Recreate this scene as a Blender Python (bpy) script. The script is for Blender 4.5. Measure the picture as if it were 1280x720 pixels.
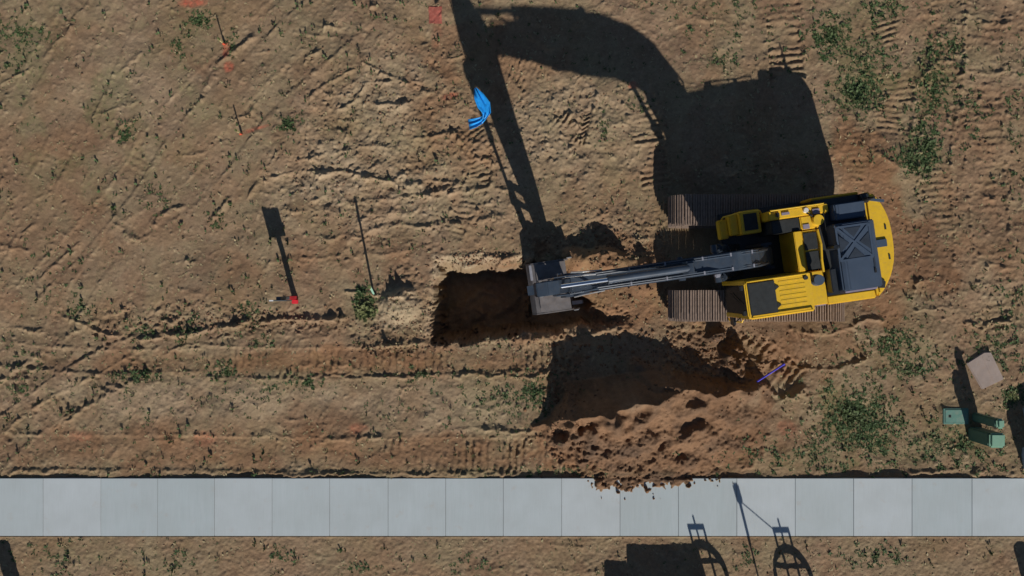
import bpy, bmesh, math, random
import numpy as np
from mathutils import Vector, Matrix

R = math.radians
random.seed(7)
rng = np.random.default_rng(7)
scene = bpy.context.scene
for o in list(bpy.data.objects):
    bpy.data.objects.remove(o)

# ------------------------------------------------------------------ camera, sky, sun, exposure
CAM_H = 19.0                 # drone height in metres
PX = 48.0                    # photo pixels per metre on the ground
cam_d = bpy.data.cameras.new('camera')
cam = bpy.data.objects.new('camera', cam_d)
scene.collection.objects.link(cam)
cam.location = (0, 0, CAM_H)
cam.rotation_euler = (0, 0, 0)
cam_d.sensor_width = 36.0
cam_d.lens = 36.0 * CAM_H / (1280 / PX)
cam_d.clip_start = 0.1
cam_d.clip_end = 2000
scene.camera = cam

SUN_EL = math.atan(1 / 1.75)
SUN_AZ = R(15.5)
sunv = Vector((math.sin(SUN_AZ) * math.cos(SUN_EL), -math.cos(SUN_AZ) * math.cos(SUN_EL), math.sin(SUN_EL)))
world = bpy.data.worlds.new('World')
scene.world = world
world.use_nodes = True
wn = world.node_tree.nodes
wl = world.node_tree.links
for n in list(wn):
    wn.remove(n)
w_out = wn.new('ShaderNodeOutputWorld')
w_bg = wn.new('ShaderNodeBackground')
w_sky = wn.new('ShaderNodeTexSky')
w_sky.sky_type = 'NISHITA'
w_sky.sun_disc = False
w_sky.sun_elevation = SUN_EL
w_sky.sun_rotation = math.atan2(sunv.x, sunv.y)
w_sky.altitude = 200
w_sky.air_density = 0.8
w_sky.dust_density = 0.1
w_sky.ozone_density = 1.4
w_bg.inputs['Strength'].default_value = 0.058
wl.new(w_sky.outputs[0], w_bg.inputs[0])
wl.new(w_bg.outputs[0], w_out.inputs[0])

sun_d = bpy.data.lights.new('sun', 'SUN')
sun_d.energy = 4.4
sun_d.angle = R(0.5)
sun_d.color = (1.0, 0.955, 0.90)
sun = bpy.data.objects.new('sun', sun_d)
scene.collection.objects.link(sun)
sun.rotation_euler = (-sunv).to_track_quat('-Z', 'Y').to_euler()
sun.location = sunv * 60

scene.view_settings.view_transform = 'Standard'
scene.view_settings.look = 'None'
scene.view_settings.exposure = 0.0
scene.view_settings.gamma = 1.0
scene.view_settings.use_curve_mapping = False
scene.render.engine = 'CYCLES'


def P(x, y, h=0.0):
    """photo pixel -> world x, y for a point at height h"""
    s = PX * CAM_H / (CAM_H - h)
    return (x - 640) / s, (360 - y) / s


# ------------------------------------------------------------------ materials
MATS = {}


def new_mat(name):
    m = bpy.data.materials.new(name)
    m.use_nodes = True
    nt = m.node_tree
    return m, nt, nt.nodes['Principled BSDF']


def noise(nt, scale, detail=4, rough=0.55, coord=None, dist=0.0):
    n = nt.nodes.new('ShaderNodeTexNoise')
    n.inputs['Scale'].default_value = scale
    n.inputs['Detail'].default_value = detail
    n.inputs['Roughness'].default_value = rough
    n.inputs['Distortion'].default_value = dist
    if coord is not None:
        nt.links.new(coord, n.inputs['Vector'])
    return n.outputs['Fac']


def ramp(nt, fac, p0, p1):
    n = nt.nodes.new('ShaderNodeMapRange')
    n.inputs['From Min'].default_value = p0
    n.inputs['From Max'].default_value = p1
    nt.links.new(fac, n.inputs['Value'])
    return n.outputs[0]


def mix(nt, fac, a, b, mode='MIX'):
    n = nt.nodes.new('ShaderNodeMix')
    n.data_type = 'RGBA'
    n.blend_type = mode
    for sock, v in ((n.inputs['Factor'], fac), (n.inputs['A'], a), (n.inputs['B'], b)):
        if isinstance(v, (int, float)):
            sock.default_value = v
        elif isinstance(v, tuple):
            sock.default_value = (*v, 1.0)
        else:
            nt.links.new(v, sock)
    return n.outputs['Result']


def mul(nt, a, b):
    n = nt.nodes.new('ShaderNodeMath')
    n.operation = 'MULTIPLY'
    for sock, v in ((n.inputs[0], a), (n.inputs[1], b)):
        if isinstance(v, (int, float)):
            sock.default_value = v
        else:
            nt.links.new(v, sock)
    return n.outputs[0]


def obj_coord(nt):
    return nt.nodes.new('ShaderNodeTexCoord').outputs['Object']


def geo_pos(nt):
    return nt.nodes.new('ShaderNodeNewGeometry').outputs['Position']


def bump(nt, bsdf, fac, strength, dist):
    b = nt.nodes.new('ShaderNodeBump')
    b.inputs['Strength'].default_value = strength
    b.inputs['Distance'].default_value = dist
    nt.links.new(fac, b.inputs['Height'])
    nt.links.new(b.outputs[0], bsdf.inputs['Normal'])


def simple(name, col, rough=0.6, metal=0.0, var=0.12, dirt=0.0, dirt_col=(0.30, 0.20, 0.13), scale=6.0, spec=0.4):
    """painted or plain material with tonal variation, wear and optional dust"""
    m, nt, b = new_mat(name)
    c = obj_coord(nt)
    f = noise(nt, scale, 5, 0.6, c)
    lo = tuple(x * (1 - var) for x in col)
    hi = tuple(min(1, x * (1 + var)) for x in col)
    r = mix(nt, ramp(nt, f, 0.3, 0.7), lo, hi)
    if dirt > 0:
        f2 = noise(nt, scale * 2.3, 6, 0.7, c)
        r = mix(nt, mul(nt, ramp(nt, f2, 0.48, 0.78), dirt), r, dirt_col)
    nt.links.new(r, b.inputs['Base Color'])
    b.inputs['Roughness'].default_value = rough
    b.inputs['Metallic'].default_value = metal
    b.inputs['Specular IOR Level'].default_value = spec
    MATS[name] = m
    return m


simple('yellow', (0.76, 0.465, 0.026), 0.46, var=0.07, dirt=0.38, dirt_col=(0.40, 0.26, 0.11))
simple('black_paint', (0.022, 0.026, 0.030), 0.38, var=0.2, dirt=0.25, dirt_col=(0.10, 0.085, 0.07), scale=4, spec=0.5)
simple('boom_paint', (0.048, 0.064, 0.086), 0.28, var=0.25, dirt=0.35, dirt_col=(0.11, 0.095, 0.08), scale=3, spec=0.6)
simple('tread_black', (0.024, 0.027, 0.027), 0.7, var=0.25, dirt=0.2, dirt_col=(0.09, 0.075, 0.06), scale=9)
simple('hood_grey', (0.056, 0.080, 0.118), 0.5, var=0.10, dirt=0.15, dirt_col=(0.11, 0.11, 0.12), scale=3)
simple('hood_vent', (0.026, 0.036, 0.052), 0.7, var=0.2)
simple('glass_dark', (0.012, 0.015, 0.016), 0.2, var=0.1, spec=0.03)
simple('rubber', (0.018, 0.018, 0.018), 0.6)
simple('grey_metal', (0.28, 0.28, 0.31), 0.45, var=0.15)
simple('track_steel', (0.24, 0.175, 0.135), 0.75, var=0.25, dirt=0.7, dirt_col=(0.36, 0.25, 0.18), scale=12)
simple('track_frame', (0.05, 0.045, 0.04), 0.8, dirt=0.6, dirt_col=(0.22, 0.15, 0.1))
simple('bucket_steel', (0.16, 0.145, 0.14), 0.5, var=0.25, dirt=0.35, dirt_col=(0.24, 0.17, 0.12), scale=5)
simple('bright_edge', (0.55, 0.53, 0.50), 0.35, metal=0.6, var=0.15)
simple('chrome', (0.80, 0.82, 0.85), 0.14, metal=1.0, var=0.03)
simple('purple_grey', (0.26, 0.22, 0.27), 0.6)
simple('white_cap', (0.75, 0.70, 0.62), 0.5)
simple('lath_wood', (0.58, 0.46, 0.22), 0.8)
simple('orange_paint', (0.72, 0.11, 0.05), 0.7, var=0.15)
simple('red_paint', (0.62, 0.025, 0.04), 0.6, var=0.15)
simple('red_faded', (0.33, 0.085, 0.06), 0.85, var=0.3, dirt=0.5, dirt_col=(0.33, 0.2, 0.13), scale=9)
simple('sign_back', (0.12, 0.13, 0.13), 0.6)
simple('white_paint', (0.72, 0.72, 0.70), 0.6)
simple('pale_green', (0.34, 0.58, 0.42), 0.7)
simple('pedestal_green', (0.20, 0.36, 0.25), 0.55, var=0.08, dirt=0.15, dirt_col=(0.35, 0.33, 0.25))
simple('pedestal_dark', (0.075, 0.16, 0.12), 0.6, var=0.08)
simple('cover_green', (0.12, 0.25, 0.20), 0.7, var=0.1, dirt=0.5, dirt_col=(0.35, 0.27, 0.2), scale=5)
simple('slab_stone', (0.34, 0.27, 0.23), 0.9, var=0.12, dirt=0.4, scale=5)
simple('cabinet_grey', (0.34, 0.38, 0.40), 0.6)
simple('blue_plastic', (0.02, 0.30, 0.75), 0.35, var=0.18, scale=14, spec=0.5)
simple('blue_pipe', (0.10, 0.09, 0.62), 0.5, var=0.1)
simple('joint_grey', (0.20, 0.20, 0.20), 0.9)
simple('caster_wood', (0.34, 0.24, 0.14), 0.85, var=0.2)
simple('hoop_steel', (0.09, 0.09, 0.10), 0.6, var=0.2)

# soft blue plastic lets light through
_m = MATS['blue_plastic']
_b = _m.node_tree.nodes['Principled BSDF']
_b.inputs['Subsurface Weight'].default_value = 0.0


def soil_material():
    m, nt, b = new_mat('soil')
    c = geo_pos(nt)

    def attr(n):
        a = nt.nodes.new('ShaderNodeAttribute')
        a.attribute_name = n
        return a.outputs['Fac']
    big = ramp(nt, noise(nt, 0.45, 5, 0.6, c, 0.4), 0.34, 0.66)
    mid = ramp(nt, noise(nt, 1.7, 6, 0.65, c, 0.3), 0.32, 0.68)
    fin = ramp(nt, noise(nt, 9.0, 6, 0.7, c), 0.28, 0.72)
    grit = ramp(nt, noise(nt, 34.0, 4, 0.7, c), 0.3, 0.7)
    base = mix(nt, big, (0.242, 0.178, 0.098), (0.300, 0.196, 0.122))          # olive tan .. pinkish tan
    base = mix(nt, mul(nt, mid, 0.55), base, (0.335, 0.240, 0.148))
    base = mix(nt, mul(nt, ramp(nt, noise(nt, 0.75, 5, 0.6, c, 0.5), 0.46, 0.66), 0.75), base, (0.225, 0.140, 0.088))
    base = mix(nt, mul(nt, ramp(nt, noise(nt, 3.1, 5, 0.65, c, 0.6), 0.52, 0.70), 0.55), base, (0.205, 0.150, 0.086))
    base = mix(nt, mul(nt, ramp(nt, noise(nt, 4.3, 5, 0.65, c, 0.6), 0.56, 0.72), 0.5), base, (0.375, 0.285, 0.178))
    pale = mix(nt, fin, (0.405, 0.305, 0.195), (0.475, 0.365, 0.235))
    base = mix(nt, mul(nt, attr('pale'), 0.85), base, pale)
    fresh = mix(nt, mid, (0.230, 0.124, 0.064), (0.300, 0.174, 0.096))
    base = mix(nt, attr('fresh'), base, fresh)
    wet = mix(nt, fin, (0.100, 0.066, 0.044), (0.150, 0.092, 0.058))
    base = mix(nt, attr('wet'), base, wet)
    base = mix(nt, mul(nt, attr('green'), mul(nt, fin, 0.75)), base, (0.130, 0.145, 0.052))
    base = mix(nt, mul(nt, attr('paint'), mul(nt, fin, 1.1)), base, (0.58, 0.13, 0.075))
    tone = mix(nt, fin, (0.80, 0.80, 0.80), (1.14, 1.14, 1.14))
    base = mix(nt, 1.0, base, tone, 'MULTIPLY')
    tone2 = mix(nt, grit, (0.86, 0.85, 0.84), (1.10, 1.10, 1.10))
    base = mix(nt, 1.0, base, tone2, 'MULTIPLY')
    nt.links.new(base, b.inputs['Base Color'])
    b.inputs['Roughness'].default_value = 0.95
    b.inputs['Specular IOR Level'].default_value = 0.12
    bump(nt, b, noise(nt, 26.0, 6, 0.75, c), 0.55, 0.03)
    MATS['soil'] = m


def clod_material():
    m, nt, b = new_mat('clod')
    c = geo_pos(nt)
    f = ramp(nt, noise(nt, 7.0, 4, 0.6, c), 0.3, 0.7)
    r = mix(nt, f, (0.17, 0.095, 0.05), (0.31, 0.195, 0.125))
    nt.links.new(r, b.inputs['Base Color'])
    b.inputs['Roughness'].default_value = 0.95
    b.inputs['Specular IOR Level'].default_value = 0.1
    bump(nt, b, noise(nt, 40.0, 4, 0.7, c), 0.5, 0.02)
    MATS['clod'] = m


def fresh_clod_material():
    m, nt, b = new_mat('fresh_clod')
    c = geo_pos(nt)
    f = ramp(nt, noise(nt, 5.0, 4, 0.6, c), 0.3, 0.7)
    r = mix(nt, f, (0.13, 0.074, 0.042), (0.26, 0.145, 0.080))
    nt.links.new(r, b.inputs['Base Color'])
    b.inputs['Roughness'].default_value = 0.95
    b.inputs['Specular IOR Level'].default_value = 0.1
    MATS['fresh_clod'] = m


def leaf_material(name, lo, hi, yl):
    m, nt, b = new_mat(name)
    c = geo_pos(nt)
    f = ramp(nt, noise(nt, 6.0, 3, 0.6, c), 0.3, 0.7)
    g = ramp(nt, noise(nt, 1.1, 3, 0.6, c), 0.45, 0.7)
    r = mix(nt, f, lo, hi)
    r = mix(nt, mul(nt, g, 0.6), r, yl)
    nt.links.new(r, b.inputs['Base Color'])
    b.inputs['Roughness'].default_value = 0.7
    b.inputs['Specular IOR Level'].default_value = 0.25
    MATS[name] = m


def concrete_material():
    m, nt, b = new_mat('concrete')
    c = geo_pos(nt)
    oi = nt.nodes.new('ShaderNodeObjectInfo').outputs['Random']
    mp = nt.nodes.new('ShaderNodeMapping')
    mp.inputs['Scale'].default_value = (5.0, 0.35, 1.0)      # broom finish runs across the walk
    nt.links.new(c, mp.inputs['Vector'])
    streak = ramp(nt, noise(nt, 1.6, 5, 0.65, mp.outputs[0]), 0.3, 0.7)
    mp2 = nt.nodes.new('ShaderNodeMapping')
    mp2.inputs['Scale'].default_value = (60.0, 1.2, 1.0)
    nt.links.new(c, mp2.inputs['Vector'])
    broom = ramp(nt, noise(nt, 1.5, 3, 0.6, mp2.outputs[0]), 0.3, 0.7)
    blot = ramp(nt, noise(nt, 1.1, 5, 0.6, c), 0.35, 0.7)
    col = mix(nt, oi, (0.415, 0.472, 0.472), (0.505, 0.545, 0.548))
    col = mix(nt, mul(nt, streak, 0.4), col, (0.51, 0.545, 0.56))
    col = mix(nt, mul(nt, blot, 0.42), col, (0.385, 0.415, 0.405))
    col = mix(nt, 1.0, col, mix(nt, broom, (0.95, 0.95, 0.95), (1.03, 1.03, 1.03)), 'MULTIPLY')
    dust = ramp(nt, noise(nt, 2.6, 6, 0.7, c), 0.60, 0.80)
    col = mix(nt, mul(nt, dust, 0.5), col, (0.42, 0.35, 0.28))
    nt.links.new(col, b.inputs['Base Color'])
    b.inputs['Roughness'].default_value = 0.85
    b.inputs['Specular IOR Level'].default_value = 0.25
    bump(nt, b, broom, 0.15, 0.004)
    MATS['concrete'] = m


soil_material(); clod_material(); fresh_clod_material(); concrete_material()
leaf_material('leaf', (0.042, 0.072, 0.026), (0.078, 0.124, 0.042), (0.105, 0.120, 0.048))
leaf_material('leaf_yellow', (0.10, 0.125, 0.045), (0.17, 0.19, 0.07), (0.22, 0.20, 0.085))
leaf_material('straw', (0.30, 0.23, 0.12), (0.42, 0.33, 0.19), (0.24, 0.22, 0.10))


# ------------------------------------------------------------------ mesh helpers
class MB:
    """collects simple solids and links them as ONE mesh object"""

    def __init__(self):
        self.v = []
        self.f = []

    def add(self, verts, faces):
        k = len(self.v)
        self.v += [tuple(p) for p in verts]
        self.f += [tuple(i + k for i in f) for f in faces]
        return self

    def box(self, c, s, rot=None):
        x, y, z = (q / 2 for q in s)
        pts = [Vector(p) for p in ((-x, -y, -z), (x, -y, -z), (x, y, -z), (-x, y, -z), (-x, -y, z), (x, -y, z), (x, y, z), (-x, y, z))]
        if rot is not None:
            pts = [rot @ p for p in pts]
        return self.add([p + Vector(c) for p in pts], [(0, 3, 2, 1), (4, 5, 6, 7), (0, 1, 5, 4), (1, 2, 6, 5), (2, 3, 7, 6), (3, 0, 4, 7)])

    def bx(self, x0, x1, y0, y1, z0, z1):
        return self.box(((x0 + x1) / 2, (y0 + y1) / 2, (z0 + z1) / 2), (abs(x1 - x0), abs(y1 - y0), abs(z1 - z0)))

    def bar(self, a, b, w, h):
        a = Vector(a); b = Vector(b)
        d = b - a
        q = d.to_track_quat('X', 'Z').to_matrix()
        return self.box((a + b) / 2, (d.length, w, h), q)

    def tube(self, a, b, r0, r1=None, n=12):
        r1 = r0 if r1 is None else r1
        a = Vector(a); b = Vector(b)
        q = (b - a).to_track_quat('Z', 'Y').to_matrix()
        vs = []
        for p, r in ((a, r0), (b, r1)):
            for i in range(n):
                t = 2 * math.pi * i / n
                vs.append(p + q @ Vector((r * math.cos(t), r * math.sin(t), 0)))
        fs = [(i, (i + 1) % n, n + (i + 1) % n, n + i) for i in range(n)]
        fs += [tuple(range(n))[::-1], tuple(range(n, 2 * n))]
        return self.add(vs, fs)

    def path(self, pts, r, n=8):
        for a, b in zip(pts[:-1], pts[1:]):
            self.tube(a, b, r, r, n)
        return self

    def prism(self, prof, y0, y1):
        """profile of (x, z) points extruded along y (anticlockwise seen from -y)"""
        n = len(prof)
        vs = [(x, y0, z) for x, z in prof] + [(x, y1, z) for x, z in prof]
        fs = [tuple(range(n)), tuple(range(n, 2 * n))[::-1]]
        fs += [((i + 1) % n, i, n + i, n + (i + 1) % n) for i in range(n)]
        return self.add(vs, fs)

    def slab(self, prof, z0, z1):
        """plan outline of (x, y) points extruded along z"""
        n = len(prof)
        vs = [(x, y, z0) for x, y in prof] + [(x, y, z1) for x, y in prof]
        fs = [tuple(range(n))[::-1], tuple(range(n, 2 * n))]
        fs += [(i, (i + 1) % n, n + (i + 1) % n, n + i) for i in range(n)]
        return self.add(vs, fs)

    def mesh(self, name, mat, bevel=0.0, smooth=False):
        me = bpy.data.meshes.new(name)
        bm = bmesh.new()
        vs = [bm.verts.new(p) for p in self.v]
        for f in self.f:
            try:
                bm.faces.new([vs[i] for i in f])
            except ValueError:
                pass
        bmesh.ops.recalc_face_normals(bm, faces=bm.faces)
        if bevel > 0:
            es = [e for e in bm.edges if len(e.link_faces) == 2 and e.calc_face_angle(0) > 0.5]
            bmesh.ops.bevel(bm, geom=es, offset=bevel, segments=2, affect='EDGES', clamp_overlap=True)
        bm.to_mesh(me)
        bm.free()
        me.materials.append(MATS[mat])
        if smooth:
            for p in me.polygons:
                p.use_smooth = True
            try:
                me.set_sharp_from_angle(angle=R(40))
            except Exception:
                pass
        return me

    def build(self, name, mat, parent=None, bevel=0.0, smooth=False):
        me = self.mesh(name, mat, bevel, smooth)
        return link(name, me, parent)


def link(name, me, parent=None, loc=(0, 0, 0), rot=(0, 0, 0)):
    o = bpy.data.objects.new(name, me)
    scene.collection.objects.link(o)
    o.location = loc
    o.rotation_euler = rot
    if parent:
        o.parent = parent
    return o


def tag(o, label=None, cat=None, group=None, kind=None):
    for k, v in (('label', label), ('category', cat), ('group', group), ('kind', kind)):
        if v:
            o[k] = v
    return o


def thing(name, label, cat, loc=(0, 0, 0), rz=0.0, group=None):
    o = link(name, None, None, loc, (0, 0, rz))
    o.empty_display_size = 0.3
    return tag(o, label, cat, group)


# ------------------------------------------------------------------ ground: one sheet, real relief
STEP = 0.025
GX0, GX1, GY0, GY1 = -14.2, 14.2, -8.3, 8.3
gx = np.arange(GX0, GX1 + 1e-6, STEP)
gy = np.arange(GY0, GY1 + 1e-6, STEP)
NX, NY = len(gx), len(gy)
XX, YY = np.meshgrid(gx, gy)              # [row=y, col=x]
IX = XX * PX + 640                        # photo pixel coordinates of every ground point
IY = 360 - YY * PX


def field(wl_lo, wl_hi, beta=1.0, ax=1.0, ay=1.0, seed=None):
    """band-limited noise with unit standard deviation, wavelengths in metres"""
    r = np.random.default_rng(seed if seed is not None else rng.integers(1 << 30))
    s = np.fft.rfft2(r.standard_normal((NY, NX)))
    fy = np.fft.fftfreq(NY, STEP)[:, None] * ay
    fx = np.fft.rfftfreq(NX, STEP)[None, :] * ax
    f = np.sqrt(fx * fx + fy * fy) + 1e-9
    a = f ** (-beta) * np.exp(-(f * wl_lo) ** 2) * (1 - np.exp(-(f * wl_hi) ** 2))
    z = np.fft.irfft2(s * a, s=(NY, NX))
    return (z - z.mean()) / z.std()


def smooth01(x):
    x = np.clip(x, 0, 1)
    return x * x * (3 - 2 * x)


n_big = field(1.2, 6.0, 1.5, seed=1)
n_mid = field(0.25, 1.5, 1.3, seed=2)
n_fin = field(0.05, 0.4, 1.0, seed=3)
n_fin2 = field(0.05, 0.35, 1.0, seed=4)
n_clump = field(0.10, 0.5, 0.6, seed=5)
n_patch = field(0.7, 3.0, 1.2, seed=6)
n_patch2 = field(0.5, 2.5, 1.2, seed=8)
n_lobe = field(0.35, 1.1, 1.0, seed=12)
n_str = field(0.05, 0.6, 1.0, ax=0.22, ay=1.0, seed=9)        # streaks along x


def blob(x, y, rx, ry, rot=0.0, wob=0.0, soft=1.0):
    """soft elliptical mask in photo pixels"""
    c, s = math.cos(R(rot)), math.sin(R(rot))
    dx, dy = IX - x, IY - y
    u = (dx * c + dy * s) / rx
    v = (-dx * s + dy * c) / ry
    d = np.sqrt(u * u + v * v) + wob * n_patch2 * 0.12 + wob * n_mid * 0.08
    return smooth01((1.15 - d) / (0.35 * soft))


def spline(pts, sub=8):
    p = np.array(pts, float)
    if len(p) == 2:
        t = np.linspace(0, 1, 6)[:, None]
        return p[0] * (1 - t) + p[1] * t
    q = np.vstack([2 * p[0] - p[1], p, 2 * p[-1] - p[-2]])
    out = []
    for i in range(1, len(q) - 2):
        for t in np.linspace(0, 1, sub, endpoint=False):
            a, b, c, d = q[i - 1], q[i], q[i + 1], q[i + 2]
            out.append(0.5 * (2 * b + (c - a) * t + (2 * a - 5 * b + 4 * c - d) * t * t + (3 * b - a - 3 * c + d) * t ** 3))
    out.append(q[-2])
    return np.array(out)


def along(pts, reach):
    """signed distance d and arc length s (metres) from a polyline given in pixels, on a sub-window"""
    p = spline(pts)
    w = np.stack([(p[:, 0] - 640) / PX, (360 - p[:, 1]) / PX], 1)
    x0, x1 = w[:, 0].min() - reach, w[:, 0].max() + reach
    y0, y1 = w[:, 1].min() - reach, w[:, 1].max() + reach
    i0, i1 = np.clip(np.searchsorted(gx, [x0, x1]), 0, NX)
    j0, j1 = np.clip(np.searchsorted(gy, [y0, y1]), 0, NY)
    sl = (slice(j0, j1), slice(i0, i1))
    X, Y = XX[sl], YY[sl]
    best = np.full(X.shape, 1e9)
    D = np.full(X.shape, 1e3)
    Sx = np.zeros(X.shape)
    acc = 0.0
    for a, b in zip(w[:-1], w[1:]):
        d = b - a
        L = math.hypot(*d) + 1e-9
        t = np.clip(((X - a[0]) * d[0] + (Y - a[1]) * d[1]) / L ** 2, 0, 1)
        ex, ey = X - a[0] - t * d[0], Y - a[1] - t * d[1]
        e2 = ex * ex + ey * ey
        m = e2 < best
        best[m] = e2[m]
        sg = np.sign(d[0] * ey - d[1] * ex)
        D[m] = (np.sqrt(e2) * sg)[m]
        Sx[m] = (acc + t * L)[m]
        acc += L
    return sl, D, Sx, acc


calm = 1 - 0.4 * blob(150, 200, 330, 260, 0, 0, 2)
Z = 0.022 * n_big + calm * (0.010 * n_mid + 0.0045 * n_fin)
M_fresh = np.zeros_like(Z); M_pale = np.zeros_like(Z); M_wet = np.zeros_like(Z)
M_green = np.zeros_like(Z); M_paint = np.zeros_like(Z)


def cleats(pts, width, pitch=0.19, amp=0.02, rut=0.03, berm=0.03, chev=0.0, fade=0.6, tilt=0.0):
    """a track or tyre print: rut, berms and cleat marks, worn away in patches"""
    sl, D, S, L = along(pts, width)
    h = width / 2
    ins = smooth01((h - np.abs(D)) / 0.06)
    end = smooth01(S / 0.3) * smooth01((L - S) / 0.3)
    keep = smooth01(0.5 + fade * n_patch[sl] + 0.25 * n_mid[sl])
    ph = (S + chev * np.abs(D) + tilt * D + 0.012 * n_mid[sl]) / pitch * 2 * np.pi
    wave = np.clip(np.sin(ph) * 1.3, -1, 1)
    z = ins * (-rut * 0.7 + amp * wave * keep * (1 + 0.35 * n_clump[sl]))
    bm = np.exp(-((np.abs(D) - h - 0.02) / 0.05) ** 2) * berm * np.clip(0.6 + 0.5 * n_clump[sl], 0, 2)
    Z[sl] += (z + bm) * end * np.clip(0.85 + 0.3 * n_patch2[sl], 0.25, 1.2)


def ridge(pts, height, width=0.07, rough=0.6, asym=0.0):
    """a lumpy little bank of pushed-up soil"""
    sl, D, S, L = along(pts, width * 4 + 0.1)
    end = smooth01(S / 0.25) * smooth01((L - S) / 0.25)
    d = D + 0.035 * n_mid[sl] + 0.015 * n_clump[sl]
    prof = np.exp(-(d / width) ** 2)
    if asym:
        prof = np.where(d * np.sign(asym) > 0, np.exp(-(d / (width * 0.45)) ** 2), np.exp(-(d / (width * 2.2)) ** 2))
    Z[sl] += height * prof * np.clip(1 - rough * 0.4 + rough * 0.35 * n_clump[sl] + rough * 0.35 * n_mid[sl], 0.05, 1.45) * end


# --- prints of machines
for pts, w, kw in (
    ([(-20, 330), (40, 250), (110, 120), (170, -20)], 0.7, dict(amp=.005, rut=.016, berm=.010)),
    ([(30, 370), (90, 310), (150, 240), (210, 150), (300, 60), (380, -20)], 0.6, dict(amp=.006, rut=.020, berm=.014)),
    ([(-20, 200), (60, 60), (110, -20)], 0.5, dict(amp=.005, rut=.014, berm=.010)),
    ([(60, 430), (140, 310), (240, 240), (330, 130), (430, 40), (500, -20)], 0.6, dict(amp=.006, rut=.018, berm=.012)),
    ([(640, 70), (672, 110), (700, 160), (715, 210)], 0.8, dict(amp=.026, pitch=.15, rut=.02, tilt=.5)),
    ([(742, 95), (730, 150), (722, 185)], 0.34, dict(amp=.026, pitch=.12, rut=.03, chev=.8)),
    ([(690, 95), (705, 150), (735, 200)], 0.4, dict(amp=.022, pitch=.14, rut=.02, chev=.7)),
    ([(790, 95), (808, 160), (822, 240)], 0.8, dict(amp=.024, pitch=.16, rut=.02)),
    ([(590, 150), (600, 220), (560, 300)], 0.6, dict(amp=.016, pitch=.15, rut=.02, tilt=.4)),
    ([(976, -30), (980, 40), (984, 110)], 0.95, dict(amp=.026, pitch=.19, rut=.03)),
    ([(1095, 20), (1118, 110), (1116, 175)], 0.95, dict(amp=.013, pitch=.15, rut=.02, fade=1.0)),
    ([(1180, -20), (1185, 80), (1168, 200), (1172, 300), (1160, 380)], 0.8, dict(amp=.008, pitch=.18, rut=.02, fade=1.2)),
    ([(1236, -30), (1228, 120), (1236, 260), (1252, 420)], 1.0, dict(amp=.010, pitch=.2, rut=.02, fade=1.2)),
    ([(1070, 130), (1072, 200), (1065, 260)], 0.6, dict(amp=.007, pitch=.15, rut=.0)),
    ([(905, 410), (960, 455), (1000, 485)], 1.0, dict(amp=.03, pitch=.2, rut=.05, berm=.06)),
    ([(970, 430), (1030, 440), (1085, 425)], 0.9, dict(amp=.03, pitch=.2, rut=.04, tilt=.6, berm=.05)),
    ([(455, 571), (600, 570), (740, 572)], 0.95, dict(amp=.036, pitch=.19, rut=.02, berm=.02, fade=.3)),
    ([(-40, 566), (200, 566), (455, 571)], 0.9, dict(amp=.004, rut=.02, berm=.02)),
    ([(250, 452), (420, 454), (560, 448), (720, 442)], 0.8, dict(amp=.022, pitch=.19, rut=.03, berm=.02)),
    ([(-30, 520), (40, 470), (110, 425), (170, 400)], 0.7, dict(amp=.02, pitch=.2, rut=.03)),
    ([(-30, 600), (40, 530), (130, 480), (200, 440)], 0.6, dict(amp=.016, pitch=.2, rut=.02)),
    ([(-20, 440), (120, 452), (260, 450)], 0.6, dict(amp=.010, pitch=.2, rut=.02)),
    ([(560, 700), (640, 695), (760, 700)], 0.6, dict(amp=.016, pitch=.2, rut=.02, tilt=.6)),
    ([(720, 715), (745, 690), (790, 680)], 0.5, dict(amp=.02, pitch=.17, rut=.02)),
):
    cleats(pts, w, **kw)

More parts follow.
